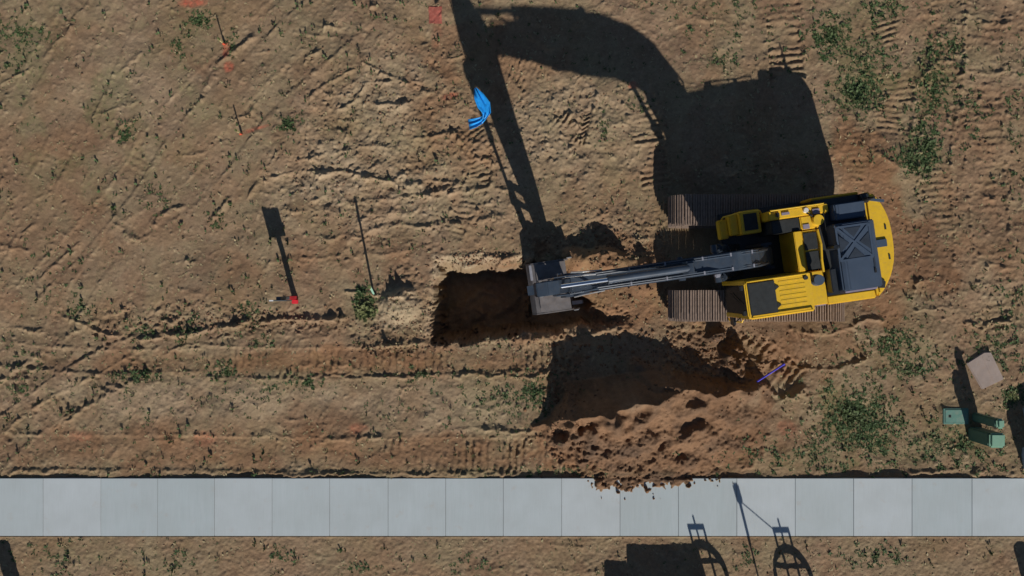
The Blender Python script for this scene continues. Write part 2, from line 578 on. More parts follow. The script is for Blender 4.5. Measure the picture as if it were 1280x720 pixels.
# --- thin banks left by turning tracks (their north sides are what reads dark)
for pts, h, w in (
    ([(306, 250), (325, 230), (352, 221), (390, 216), (440, 218), (500, 228)], .085, .06),
    ([(365, 205), (385, 198), (410, 193)], .06, .05),
    ([(410, 193), (440, 187), (478, 183), (500, 192), (520, 200)], .05, .05),
    ([(512, 175), (540, 171), (568, 166), (578, 178), (592, 195), (625, 205)], .075, .05),
    ([(500, 228), (530, 228), (560, 229), (582, 229)], .05, .05),
    ([(525, 245), (548, 240), (562, 234), (580, 229)], .07, .05),
    ([(430, 258), (460, 252), (500, 246), (560, 240), (640, 232)], .045, .05),
    ([(300, 268), (380, 262), (450, 268), (520, 262)], .03, .06),
    ([(385, 298), (440, 295), (500, 283), (580, 278), (640, 268)], .05, .07),
    ([(330, 330), (400, 322), (470, 318), (520, 312)], .035, .06),
    ([(380, 124), (405, 110), (425, 98), (447, 84)], .075, .05),
    ([(418, 136), (440, 130), (450, 118), (458, 100)], .075, .05),
    ([(453, 64), (458, 80), (480, 92), (505, 104), (540, 118)], .065, .04),
    ([(470, 105), (490, 102), (505, 95)], .05, .04),
    ([(450, 128), (490, 130), (520, 126)], .05, .05),
    ([(375, 85), (390, 68), (400, 55)], .06, .05),
    ([(318, 70), (345, 65)], .04, .05),
    ([(268, 84), (290, 66), (305, 55), (322, 40)], .085, .05),
    ([(398, 27), (415, 34), (430, 40)], .09, .05),
    ([(455, 2), (470, 8), (480, 14)], .05, .05),
    ([(232, 118), (245, 108), (256, 108)], .07, .05),
    ([(50, 75), (70, 52), (90, 25), (98, 8)], .035, .05),
    ([(-5, 325), (20, 300), (50, 275)], .04, .06),
    ([(45, 352), (75, 325), (105, 298)], .05, .05),
    ([(188, 288), (205, 270), (235, 255)], .09, .06),
    ([(140, 275), (160, 292), (180, 300)], .06, .05),
    ([(250, 330), (225, 330)], .05, .05),
    ([(290, 245), (270, 272), (262, 282)], .07, .05),
    ([(0, 415), (30, 412), (60, 412)], .06, .06),
    ([(65, 398), (90, 400), (130, 415), (165, 425)], .07, .05),
    ([(160, 428), (200, 420), (240, 416), (270, 412)], .10, .06),
    ([(268, 412), (300, 406), (320, 402)], .13, .06),
    ([(318, 405), (350, 400), (400, 399), (440, 398)], .09, .05),
    ([(425, 362), (460, 366), (480, 368)], .07, .06),
    ([(478, 370), (500, 365), (524, 363)], .16, .08),
    ([(470, 434), (490, 430), (505, 432)], .08, .06),
    ([(380, 470), (420, 469), (500, 470), (560, 468)], .04, .035),
    ([(560, 468), (620, 470), (665, 470), (700, 459)], .055, .04),
    ([(560, 539), (600, 537), (630, 537), (680, 540)], .05, .05),
    ([(390, 552), (430, 546), (480, 545)], .04, .05),
    ([(330, 592), (480, 591), (640, 588)], .035, .03),
    ([(60, 545), (90, 520), (105, 510)], .05, .04),
    ([(0, 475), (30, 468), (60, 455)], .04, .05),
    ([(598, 325), (625, 322), (652, 318)], .06, .05),
    ([(795, 178), (825, 180), (835, 182)], .07, .05),
    ([(1135, 352), (1150, 354), (1165, 352)], .10, .05),
    ([(1225, 330), (1260, 334)], .07, .05),
    ([(1200, 250), (1240, 246), (1275, 250)], .05, .05),
    ([(1215, 25), (1240, 30), (1270, 28)], .05, .05),
    ([(1195, 90), (1240, 92), (1262, 82)], .06, .05),
    ([(1085, 185), (1110, 200), (1125, 215)], .06, .05),
    ([(970, 500), (985, 495), (1010, 480)], .14, .07),
    ([(920, 470), (950, 452), (960, 440)], .08, .05),
    ([(1060, 405), (1085, 398), (1110, 402)], .09, .06),
    ([(1130, 590), (1180, 588), (1240, 588)], .05, .05),
    ([(1200, 400), (1230, 408), (1270, 395)], .10, .06),
    ([(0, 590), (60, 586), (160, 588)], .03, .04),
    ([(40, 712), (70, 706), (110, 705)], .06, .06),
    ([(900, 690), (940, 695)], .03, .05),
    ([(1160, 700), (1190, 715)], .05, .05),
    ([(300, 690), (340, 700), (420, 695)], .03, .05),
):
    ridge(pts, h, w)

# more faint scuffs so that no patch is left smooth
for i in range(150):
    x, y = rng.uniform(-20, 1300), rng.uniform(-10, 590)
    a = rng.normal(-0.6 if x < 560 and y < 360 else 0.0, 0.5)
    L = rng.uniform(15, 70)
    dx, dy = math.cos(a) * L, math.sin(a) * L
    ridge([(x, y), (x + dx * .5 + rng.normal(0, 4), y + dy * .5 + rng.normal(0, 4)), (x + dx, y + dy)], rng.uniform(.012, .04), rng.uniform(.03, .06))

# --- churned, cloddy ground
churn = np.clip(0.45 * blob(500, 395, 60, 55, 0, 1) + 0.45 * blob(780, 300, 110, 40, 0, 1) + 0.8 * blob(880, 440, 60, 45, 0, 1)
                + 0.5 * blob(270, 400, 150, 25, 0, 1) + 0.15 * (IX > 1120) * smooth01((IX - 1120) / 60)
                + 0.5 * blob(700, 470, 25, 60, 0, 1), 0, 1.2)
Z += churn * (0.022 * np.clip(n_clump, -1, 2.5) + 0.012 * n_fin2)
Z += 0.013 * np.clip(n_clump - 1.1, 0, 2)
zone = blob(490, 190, 190, 150, 0, 1, 2) + 0.7 * blob(730, 160, 90, 100, 0, 1, 2)
Z += zone * (0.009 * n_mid + 0.006 * n_fin2 + 0.012 * np.clip(n_clump, 0, 2))
# mounds
Z += 0.20 * blob(500, 384, 30, 20, 0, 1, 1.9) + 0.40 * blob(757, 326, 58, 17, 6, 1.0, 1.7) + 0.12 * blob(815, 345, 26, 30, 0, 1, 2)
Z += 0.12 * blob(1110, 200, 60, 30, 40, 1, 2.5) * 0.5

# flat bed under the machine
for bx_, by_, rx_, ry_ in ((1230, 463, 30, 28), (1194, 520, 24, 18)):
    b_ = blob(bx_, by_, rx_, ry_, 0, 0, 1.5)
    Z = Z * (1 - b_) + 0.01 * b_
bed = blob(952, 322, 130, 95, 0, 0, 1.2)
Z = Z * (1 - bed) + bed * (0.012 * n_mid * 0.4 - 0.005)

# --- spoil heap
heap_pts = np.array([(660, 532, 0), (686, 526, .16), (704, 519, .70), (716, 516, 1.08), (745, 511, 1.08), (781, 501, .98), (814, 493, .86), (851, 484, .55), (890, 490, .52), (915, 488, .38), (945, 482, .3), (972, 478, .1)])
crx = heap_pts[:, 0]
cy = np.interp(IX, crx, heap_pts[:, 1]) + 2.5 * n_lobe
ch = np.interp(IX + 6 * n_lobe + 2 * n_mid, crx, heap_pts[:, 2], left=0, right=0) * (1 + 0.08 * n_lobe + 0.02 * n_mid)
ch = ch * smooth01((985 - IX) / 40)
sgn = (cy - IY) / PX                        # + north of the crest
toe_y = np.interp(IX, [680, 720, 745, 800, 850, 880, 930, 985], [560, 592, 606, 612, 609, 601, 594, 560]) + 4 * n_clump + 3 * n_mid
south = np.clip((toe_y - IY) / np.maximum(toe_y - cy, 8), 0, 1)
hs = ch * (0.35 * south + 0.65 * south ** 1.7)
hn = np.clip(ch - sgn * 1.35, 0, None)
heap = np.where(sgn > 0, hn, hs)
body = smooth01((south) / 0.05)
heap = heap + (heap > 0.02) * (0.004 * n_clump + 0.010 * n_mid + 0.014 * n_lobe) * np.clip(heap / 0.2, 0, 1)
heap += 0.05 * (sgn <= 0) * smooth01(south / 0.10) * smooth01((IX - 715) / 30) * smooth01((915 - IX) / 30)
heap = np.where((sgn <= 0) & (IY > 598), heap * (1 + 0.0 * IX), heap)
lump = 0.40 * blob(915, 445, 16, 22, 0, 1.2, 2) + 0.30 * blob(895, 420, 14, 12, 0, 1, 2) + 0.25 * blob(925, 480, 22, 14, 0, 1, 2)
lump += 0.22 * blob(820, 470, 40, 16, 20, 1.4, 2) + 0.25 * blob(760, 520, 40, 18, 30, 1.0, 2.5) * 0.6
lump += 0.16 * blob(870, 540, 50, 14, -25, 1, 2.5) - 0.14 * blob(835, 555, 30, 12, 40, 1, 2.5)
heap_mask = np.clip(np.maximum(smooth01(heap / 0.06), np.clip(lump / 0.2, 0, 1)), 0, 1)
Z += np.clip(heap, 0, None) + lump * (1 + 0.15 * n_lobe)

# --- pit and the ramp under the bucket
wob = 3.2 * n_mid + 1.2 * n_fin2
left = IX - (np.interp(IY, [325, 435], [549, 540]) + wob)
top = IY - (331 + 0.7 * wob - 3 * smooth01((IX - 600) / 60))
bot = np.interp(IX, [540, 560, 580, 605, 640, 690, 730, 790], [431, 432, 430, 424, 420, 413, 408, 404]) + 0.9 * wob - IY
right = 672 + wob - IX
wall = 12.0                                    # px of wall for full depth at the foot
d_in = np.minimum(np.minimum(left, right), np.minimum(top, bot))
PIT = 1.75
pit = PIT * np.clip(d_in / wall + 0.03, 0, 1) ** 0.8 * (d_in > -0.4)
rdep = np.interp(IX, [655, 672, 690, 722, 750, 790], [1.7, 1.5, 1.25, .80, .52, 0.08])
rtop = IY - (np.interp(IX, [660, 705, 740, 790], [332, 340, 376, 396]) + wob)
d_r = np.minimum(np.minimum(rtop / np.interp(IX, [660, 700, 740, 790], [1, 1.5, 2.6, 1.5]), bot), np.minimum(IX - 655, 792 - IX))
ramp_d = rdep * np.clip(d_r / 9.0 + 0.02, 0, 1) ** 0.9
dig = np.maximum(pit, ramp_d)
# chamfered rim on the north and west sides
rim_n = np.clip(1 - np.abs(top + 5) / 8.0, 0, 1) * (left > -8) * (IX < 668)
rim_w = np.clip(1 - np.abs(left + 7) / 10.0, 0, 1) * (top > -10) * (bot > 6)
Z += 0.05 * rim_n * (top < -6) - 0.10 * np.clip((top + 9) / 9.0, 0, 1) * (top < 0) * (left > -6) * (IX < 668)
Z -= 0.07 * np.clip((left + 12) / 12.0, 0, 1) * (left < 0) * (top > -6) * (bot > 0)
Z = np.where(dig > 0.02, np.minimum(Z, 0.06) - dig, Z)
Z += (dig > 0.3) * 0.04 * n_mid
# lip of loose soil south of the ramp
ridge([(640, 428), (690, 420), (740, 413), (800, 410)], .10, .10)

# --- pavement bed: the walk stands a little proud of the soil on its north side
WALK_TOP = 0.055
WY0, WY1 = P(0, 670, WALK_TOP)[1], P(0, 598, WALK_TOP)[1]
north_edge = smooth01((WY1 + 0.12 - YY) / 0.25) * (heap_mask < 0.4) * (YY > WY1 - .02)
Z = np.where(YY > WY1 - .02, Z * (1 - north_edge) + north_edge * (0.036 + 0.005 * n_mid), Z)
under = (YY <= WY1 - 0.0) & (YY >= WY0 + 0.0)
spill = np.clip((toe_y - IY) / 10.0, 0, 1) * (IY > 588) * smooth01((IX - 730) / 20) * smooth01((925 - IX) / 30)
Z = np.where(under, np.where(spill > 0.02, np.maximum(WALK_TOP - 0.012 + 0.10 * spill + 0.012 * n_clump, -0.03), -0.03), Z)
southz = YY < WY0
Z = np.where(southz, 0.035 + 0.35 * Z + 0.004 * n_fin, Z)
Z = np.where(southz & (YY > WY0 - 0.06), 0.048, Z)

# --- soil colour masks
M_fresh += 0.95 * heap_mask * smooth01(0.75 + 0.3 * n_patch2)
M_fresh += 0.75 * blob(640, 375, 112, 58, 0, 0.6) * smooth01(0.65 + 0.35 * n_mid)
M_fresh += 0.8 * blob(770, 350, 90, 55, 0, 1) + 0.8 * blob(960, 420, 120, 60, 0, 1.2) * 0.7
M_fresh += 0.85 * blob(1085, 220, 40, 95, -22, 1, 1.6) + 0.8 * blob(1130, 320, 60, 70, 0, 1.2, 1.8)
M_fresh += 0.55 * blob(820, 560, 150, 50, 0, 1) + 0.5 * blob(720, 520, 40, 70, 0, 1)
M_fresh += 0.45 * blob(500, 452, 220, 22, 0, 1, 1.6) + 0.35 * blob(600, 568, 150, 26, 0, 1, 1.6) + 0.25 * blob(230, 375, 130, 16, 0, 1, 2)
M_fresh += 0.30 * blob(420, 545, 60, 30, 0, 1, 2) + 0.25 * blob(250, 545, 100, 30, 0, 1, 2)
M_fresh += 0.32 * smooth01(0.25 + 0.6 * n_patch)
M_fresh += 0.45 * blob(330, 452, 360, 18, 0, 1.4, 2) + 0.40 * blob(300, 562, 420, 28, 0, 1.4, 2) + 0.35 * blob(620, 60, 120, 60, 0, 1.5, 2)
M_fresh += 0.40 * blob(560, 150, 60, 120, 0, 1.5, 2) + 0.35 * blob(420, 330, 130, 40, 0, 1.5, 2) + 0.3 * blob(60, 250, 90, 120, 0, 1.5, 2) + 0.3 * blob(1220, 260, 80, 120, 0, 1.5, 2)
M_green += 0.55 * blob(110, 130, 260, 170, 0, 1.5, 2.5) * smooth01(0.35 + 0.5 * n_patch2) + 0.35 * blob(1180, 540, 160, 60, 0, 1.5, 2)
M_pale += 0.35 * zone * smooth01(0.3 + 0.5 * n_mid)
M_fresh += 0.6 * spill
M_pale += 0.9 * np.clip(rim_n + 0.8 * rim_w, 0, 1) + 0.7 * blob(495, 385, 40, 28, 0, 1) + 0.45 * blob(200, 500, 220, 30, 0, 1.3, 2)  # north pit rim also paled where its chamfer catches the sun; west rim crumbly
M_pale += 0.35 * blob(560, 510, 160, 34, 0, 1.3, 2) + 0.45 * blob(480, 230, 180, 70, 0, 1.3, 2) + 0.35 * blob(720, 150, 90, 60, 0, 1.2, 2)
M_pale += 0.3 * blob(500, 110, 130, 50, 0, 1.3, 2) + 0.25 * smooth01(0.1 + 0.6 * n_patch2) + 0.25 * np.clip(n_clump - 0.9, 0, 1)
M_pale += 0.3 * blob(160, 110, 90, 60, 0, 1.5, 2)
M_fresh -= 0.4 * rim_n
M_wet += 0.55 * blob(890, 432, 40, 26, 0, 1.4, 2) + 0.35 * blob(1160, 310, 34, 44, 10, 1.4, 2) + 0.35 * blob(750, 560, 60, 20, 10, 1.4, 2)
M_wet += heap_mask * (0.30 + 0.35 * smooth01(n_lobe * 0.6 + 0.2)) + 0.3 * spill - 0.6 * smooth01((dig - 0.25) / 0.5)
M_fresh *= 1 - 0.85 * smooth01((dig - 0.3) / 0.4)
M_pale += 0.15 * smooth01((dig - 0.3) / 0.4)
for x, y, rx, ry, k in ((455, 385, 20, 28, .8), (1070, 45, 60, 50, .4), (1075, 110, 36, 40, .9), (1165, 100, 40, 44, .85), (1150, 190, 34, 34, .9),
                        (1065, 520, 60, 45, .9), (1130, 440, 60, 30, .4), (1190, 555, 60, 30, .5), (30, 55, 50, 40, .4), (640, 490, 80, 36, .35),
                        (250, 25, 40, 24, .4), (1010, 575, 80, 18, .5), (300, 465, 160, 26, .2), (90, 690, 80, 24, .3), (480, 170, 160, 40, .15), (560, 590, 400, 8, .3)):
    M_green += k * blob(x, y, rx, ry, 0, 1.5, 2.2)
M_green += 0.30 * smooth01(0.2 + 0.7 * n_patch2) * (1 - heap_mask)
for x, y, rx, ry, rot, k in ((543, 19, 6, 9, 0, .6), (243, 3, 20, 7, 0, .9), (325, 160, 22, 5, -18, .95), (286, 84, 6, 7, 0, .9), (283, 62, 4, 12, 10, .8),
                             (565, 121, 12, 6, -10, .75), (790, 108, 8, 6, 0, .6), (452, 535, 16, 8, 0, .35), (255, 546, 16, 10, 0, .3), (100, 545, 14, 8, 0, .25), (985, 535, 14, 10, 0, .25), (545, 45, 8, 14, 0, .25)):
    M_paint += k * blob(x, y, rx, ry, rot, 1.2, 1.6)
clampf = lambda a: np.clip(a, 0, 1)


def gz(x, y):
    i = int(np.clip(round((x - GX0) / STEP), 0, NX - 1))
    j = int(np.clip(round((y - GY0) / STEP), 0, NY - 1))
    return float(Z[j, i])


def build_ground():
    def ext(a):
        e = 0.03 * np.cumsum(1.27 ** np.arange(32))
        return np.concatenate([a[0] - e[::-1], a, a[-1] + e]), len(e)
    ax, k = ext(gx)
    ay, _ = ext(gy)
    pad = lambda m: np.pad(m, k, mode='reflect')
    z = pad(Z)
    X, Y = np.meshgrid(ax, ay)
    # away from the photographed ground the relief relaxes to gentle swells
    dx = np.clip(np.maximum(GX0 - X, X - GX1), 0, None)
    dy = np.clip(np.maximum(GY0 - Y, Y - GY1), 0, None)
    far = smooth01(np.maximum(dx, dy) / 1.5)
    inwalk = (Y <= WY1) & (Y >= WY0)
    z = np.where(inwalk, z, z * (1 - far) + far * (0.02 + 0.02 * np.sin(X * 0.9 + Y * 0.5) * np.sin(Y * 0.7)))
    ny, nx = z.shape
    co = np.stack([X, Y, z], -1).reshape(-1, 3).astype(np.float32)
    idx = np.arange(ny * nx).reshape(ny, nx)
    q = np.stack([idx[:-1, :-1], idx[:-1, 1:], idx[1:, 1:], idx[1:, :-1]], -1).reshape(-1)
    nf = len(q) // 4
    me = bpy.data.meshes.new('ground')
    me.vertices.add(len(co)); me.vertices.foreach_set('co', co.ravel())
    me.loops.add(len(q)); me.loops.foreach_set('vertex_index', q.astype(np.int32))
    me.polygons.add(nf)
    me.polygons.foreach_set('loop_start', (np.arange(nf) * 4).astype(np.int32))
    me.polygons.foreach_set('loop_total', np.full(nf, 4, np.int32))
    me.polygons.foreach_set('use_smooth', np.ones(nf, bool))
    me.update(calc_edges=True)
    for n, m in (('fresh', M_fresh), ('pale', M_pale), ('wet', M_wet), ('green', M_green), ('paint', M_paint)):
        a = me.attributes.new(n, 'FLOAT', 'POINT')
        a.data.foreach_set('value', pad(clampf(m)).ravel().astype(np.float32))
    me.materials.append(MATS['soil'])
    o = link('ground', me)
    tag(o, 'bare tan dirt ground scored with machine tracks', kind='structure')


build_ground()

# ------------------------------------------------------------------ pavement of separate slabs
JOINTS = [126, 197, 268, 340, 412, 485, 557, 629, 702, 775, 848, 921, 994, 1067, 1140, 1215]
JX = [P(x, 0, WALK_TOP)[0] for x in JOINTS]
while JX[0] > -24: JX.insert(0, JX[0] - 1.5)
while JX[-1] < 24: JX.append(JX[-1] + 1.52)
walk = tag(link('sidewalk', None), 'pale concrete sidewalk of square slabs crossing the dirt', kind='structure')
walk.location = (0, (WY0 + WY1) / 2, 0)
for i, (a, b) in enumerate(zip(JX[:-1], JX[1:])):
    w, d = b - a - 0.009, WY1 - WY0
    s = MB().bx(-w / 2, w / 2, -d / 2, d / 2, -0.13, 0).build('slab', 'concrete', walk, bevel=0.005)
    s.location = ((a + b) / 2, 0, WALK_TOP + random.uniform(-.003, .003))
    s.rotation_euler = (random.uniform(-.0012, .0012), random.uniform(-.0015, .0015), 0)
jm = MB().bx(JX[0], JX[-1], -(WY1 - WY0) / 2 + .02, (WY1 - WY0) / 2 - .02, 0.0, 0.042)
jm.build('joint_bed', 'joint_grey', walk)

# ------------------------------------------------------------------ excavator
YAW = R(8.2)
CX, CY = 6.15, 0.775
ex = thing('excavator', 'yellow crawler excavator with black boom digging the square pit', 'excavator', (CX, CY, 0), math.pi + YAW)


def part(mb, name, mat, parent=ex, bevel=0.0, smooth=False):
    o = mb.build(name, mat, None, bevel, smooth)
    o.parent = parent
    return o


# undercarriage points along the photograph's x axis, the house is slewed on it
for side in (-1, 1):
    tr = MB()
    tr.prism([(-1.75, .30), (-1.6, .18), (1.6, .18), (1.8, .30), (1.8, .55), (1.55, .72), (-1.5, .72), (-1.75, .55)], -.21, .21)
    for x in (-1.76, 1.72):
        tr.tube((x, -.17, .475), (x, .17, .475), .37, .37, 20)
    for x in np.linspace(-1.3, 1.3, 7):
        tr.tube((x, -.19, .19), (x, .19, .19), .12, .12, 12)
    t = part(tr, 'track', 'track_frame')
    t.rotation_euler = (0, 0, -YAW)
    off = Matrix.Rotation(-YAW, 4, 'Z') @ Vector((0, side * 1.19, 0))
    t.location = off + Vector((-.01, .03, 0))
    shoe = MB().box((0, 0, 0), (.176, .78, .024))
    for gxx in (-.062, 0, .062):
        shoe.box((gxx, 0, .028), (.022, .772, .034))
    sm = shoe.mesh('track_shoe', 'track_steel')
    # oval path
    rad, x0, x1, zc = .425, -1.76, 1.72, .475
    per = 2 * (x1 - x0) + 2 * math.pi * rad
    n = round(per / .187)
    for i in range(n):
        s = i * per / n + side * .04
        s %= per
        if s < x1 - x0:
            p, nrm = (x0 + s, zc + rad - .012 * math.sin(math.pi * s / (x1 - x0))), math.pi / 2
        elif s < x1 - x0 + math.pi * rad:
            a = math.pi / 2 - (s - (x1 - x0)) / rad
            p, nrm = (x1 + rad * math.cos(a), zc + rad * math.sin(a)), a
        elif s < 2 * (x1 - x0) + math.pi * rad:
            q = s - (x1 - x0) - math.pi * rad
            p, nrm = (x1 - q, zc - rad), -math.pi / 2
        else:
            a = -math.pi / 2 - (s - 2 * (x1 - x0) - math.pi * rad) / rad
            p, nrm = (x0 + rad * math.cos(a), zc + rad * math.sin(a)), a
        sh = link('track_shoe', sm, t)
        sh.location = (p[0], random.uniform(-.004, .004), p[1])
        sh.rotation_euler = (0, math.pi / 2 - nrm, 0)

c = MB()
c.bx(-.9, .9, -.98, .98, .42, .72)
c.bx(-.7, .7, -.6, .6, .72, .86)
o = part(c, 'car_body', 'track_frame', bevel=.03)
o.rotation_euler = (0, 0, -YAW)
part(MB().tube((0, 0, .86), (0, 0, 1.0), .62, .62, 28), 'slew_ring', 'track_frame')
# main deck
d = MB()
d.slab([(-2.15, -1.17), (.95, -1.17), (.95, -.45), (.55, -.36), (.55, .36), (.95, .45), (1.05, 1.32), (-2.15, 1.32)], 1.0, 1.14)
part(d, 'deck', 'black_paint', bevel=.015)

# cab: left side, u -0.32..1.10, v .48..1.32
cabm = MB()
u0, u1, v0, v1, zb, zt = -.34, 1.10, .47, 1.33, 1.14, 2.86
for (u, v) in ((u0 + .05, v0 + .05), (u0 + .05, v1 - .05), (u1 - .05, v0 + .05), (u1 - .05, v1 - .05), (.30, v1 - .04)):
    cabm.bx(u - .05, u + .05, v - .05, v + .05, zb, zt)
cabm.bx(u0, u1, v0 + .01, v0 + .07, zb, zb + .75)
cabm.bx(u0, u1 - .02, v1 - .07, v1 - .005, zb, zb + .70)
cabm.bx(u0 + .004, u0 + .07, v0 + .02, v1 - .02, zb, zb + .8)
cab = part(cabm, 'cab', 'yellow', bevel=.012)
fl = part(MB().bx(u0 + .05, u1 - .03, v0 + .05, v1 - .05, zb - .0, zb + .05), 'cab_floor', 'tread_black', cab)
part(MB().bx(u1 - .055, u1 - .025, v0 + .10, v1 - .10, zb + .25, zt), 'windshield', 'glass_dark', cab)
part(MB().bx(u1 - .055, u1 - .028, v0 + .10, v1 - .10, zb + .02, zb + .235), 'lower_window', 'glass_dark', cab)
part(MB().bx(u0 + .10, .25, v1 - .05, v1 - .02, zb + .70, zt), 'side_window', 'glass_dark', cab)
part(MB().bx(.35, u1 - .10, v1 - .05, v1 - .02, zb + .70, zt), 'door_window', 'glass_dark', cab)
part(MB().bx(u0 + .10, u1 - .10, v0 + .02, v0 + .05, zb + .75, zt), 'right_window', 'glass_dark', cab)
part(MB().bx(u0 + .02, u0 + .05, v0 + .10, v1 - .10, zb + .8, zt), 'rear_window', 'glass_dark', cab)
st = MB().bx(.05, .50, .70, 1.15, 1.45, 1.60).bx(.0, .12, .70, 1.15, 1.60, 2.2)
part(st, 'seat', 'tread_black', cab, bevel=.03)
part(MB().tube((.80, .9, 1.6), (1.0, .9, 1.6), .025, .025, 8).bar((.95, .9, 1.2), (.95, .9, 1.6), .05, .05), 'travel_lever', 'rubber', cab)
# roof
roof = part(MB().slab([(u0 - .01, v0 - .0), (u1 - .02, v0 - .0), (u1 + .03, v0 + .06), (u1 + .03, v1 - .05), (u1 - .02, v1 + .01), (u0 - .01, v1 + .01)], zt, zt + .075), 'cab_roof', 'yellow', bevel=.03)
part(MB().bx(.47, 1.07, .535, 1.255, zt + .075, zt + .105), 'roof_hatch', 'tread_black', roof, bevel=.012)
for k in range(7):
    v = .60 + k * .105
    part(MB().bx(-.20, .38, v - .022, v + .022, zt + .070, zt + .081), 'roof_rib', 'yellow', roof, bevel=.004)
rr = MB()
for v in (v0 + .03, v1 - .03):
    rr.path([(-.28, v, zt + .075), (-.28, v, zt + .12), (1.02, v, zt + .12), (1.06, v, zt + .075)], .014, 6)
part(rr, 'roof_rail', 'yellow', roof)
for v in (.70, 1.10):
    part(MB().slab([(.47, v - .06), (.38, v), (.47, v + .06)], zt + .075, zt + .10), 'hatch_hinge', 'tread_black', roof)
part(MB().tube((-.22, .585, zt + .075), (-.22, .585, zt + .14), .05, .045, 14), 'antenna_base', 'tread_black', roof)
for v in (.62, 1.18):
    lamp = part(MB().bx(u1 + .035, u1 + .12, v - .06, v + .06, zt - .09, zt + .02), 'work_lamp', 'rubber', roof, bevel=.015)
mir = MB().path([(1.06, 1.30, 2.2), (1.22, 1.38, 2.3), (1.22, 1.40, 2.15)], .014, 6)
m_ = part(mir, 'mirror_arm', 'rubber', cab)
part(MB().bx(1.20, 1.25, 1.30, 1.48, 1.9, 2.2), 'mirror', 'black_paint', cab, bevel=.015)
wip = MB().path([(1.105, .75, 1.75), (1.108, 1.0, 2.45)], .01, 5)
part(wip, 'wiper', 'rubber', cab)
hr = MB().path([(1.10, 1.36, 1.3), (1.10, 1.42, 1.35), (1.10, 1.42, 2.3), (1.08, 1.36, 2.35)], .016, 6)
part(hr, 'door_grab_rail', 'yellow', cab)

# bay behind the cab, left side
b1 = MB().bx(-1.04, -.36, .50, 1.30, 1.14, 2.02)
part(b1, 'rear_cab_panel', 'yellow', bevel=.02)
part(MB().bx(-.50, -.41, .74, 1.14, 2.02, 2.06), 'air_slot', 'tread_black', bevel=.01)
pc = MB().tube((-.70, .70, 2.02), (-.70, .70, 2.34), .08, .08, 18).tube((-.70, .70, 2.34), (-.70, .70, 2.52), .135, .12, 20)
part(pc, 'air_precleaner', 'hood_grey', smooth=True)
# side doors, left and right, under the hood
for s in (-1, 1):
    ow = 1.335 if s > 0 else 1.20
    sd = MB().bx(-2.22, -1.06, s * (ow - .205 if s > 0 else 1.13), s * ow, 1.14, 1.93 if s > 0 else 1.80)
    dr = part(sd, 'side_door', 'yellow', bevel=.025)
    part(MB().bx(-1.9, -1.75, s * (ow + .002), s * (ow + .015), 1.5, 1.56), 'door_latch', 'rubber', dr)
part(MB().bx(-1.05, -.78, 1.14, 1.335, 1.14, 1.92), 'filler_panel', 'purple_grey', bevel=.02)
# engine bay and hood
part(MB().bx(-2.20, -1.06, -1.12, 1.12, 1.14, 1.99), 'engine_bay', 'black_paint', bevel=.01)
hd = part(MB().prism([(-1.22, 1.99), (-1.30, 2.33), (-1.42, 2.40), (-2.12, 2.40), (-2.22, 2.30), (-2.24, 1.99)], -.50, 1.05), 'hood', 'hood_grey', bevel=.03)
part(MB().prism([(-1.36, 1.99), (-1.40, 2.22), (-1.46, 2.26), (-2.06, 2.26), (-2.12, 2.20), (-2.14, 1.99)], -.96, -.58), 'hood', 'hood_grey', bevel=.025)
part(MB().bx(-1.34, -1.06, -1.0, .48, 1.99, 2.03), 'catwalk', 'tread_black', bevel=.008)
part(MB().bx(-1.20, -1.06, .50, 1.05, 2.0, 2.30), 'radiator_shroud', 'black_paint', bevel=.015)
cxh, cyh, rh = -1.66, -.03, .37
for k in range(4):
    a = k * math.pi / 2
    ca, sa = math.cos(a), math.sin(a)
    tri = [(rh * .93, -rh * .52), (rh * .93, rh * .52), (rh * .33, .0)]
    tri = [(cxh + x * ca - y * sa, cyh + x * sa + y * ca) for x, y in tri]
    part(MB().slab(tri, 2.40, 2.412), 'vent_grille', 'hood_vent', hd)
frame = MB()
for a, b in (((-rh, -rh), (rh, -rh)), ((rh, -rh), (rh, rh)), ((rh, rh), (-rh, rh)), ((-rh, rh), (-rh, -rh)), ((-rh, -rh), (rh, rh)), ((-rh, rh), (rh, -rh))):
    frame.bar((cxh + a[0] * 1.03, cyh + a[1] * 1.03, 2.408), (cxh + b[0] * 1.03, cyh + b[1] * 1.03, 2.408), .045, .014 + .001 * len(frame.v) / 8)
part(frame, 'vent_frame', 'hood_grey', hd)
part(MB().bx(-2.07, -2.03, -.30, .60, 2.40, 2.415), 'hood_seam', 'hood_vent', hd)
part(MB().bx(-2.06, -2.02, .62, .72, 2.40, 2.43), 'hood_latch', 'rubber', hd)
part(MB().bx(-2.1, -1.35, 1.05, 1.10, 2.0, 2.28), 'hood_side_trim', 'purple_grey', hd, bevel=.01)
ms = MB().tube((-1.22, .02, 2.0), (-1.22, .02, 2.48), .055, .055, 14).tube((-1.22, .02, 2.48), (-1.16, .02, 2.56), .055, .05, 14)
part(ms, 'exhaust_pipe', 'black_paint', smooth=True)
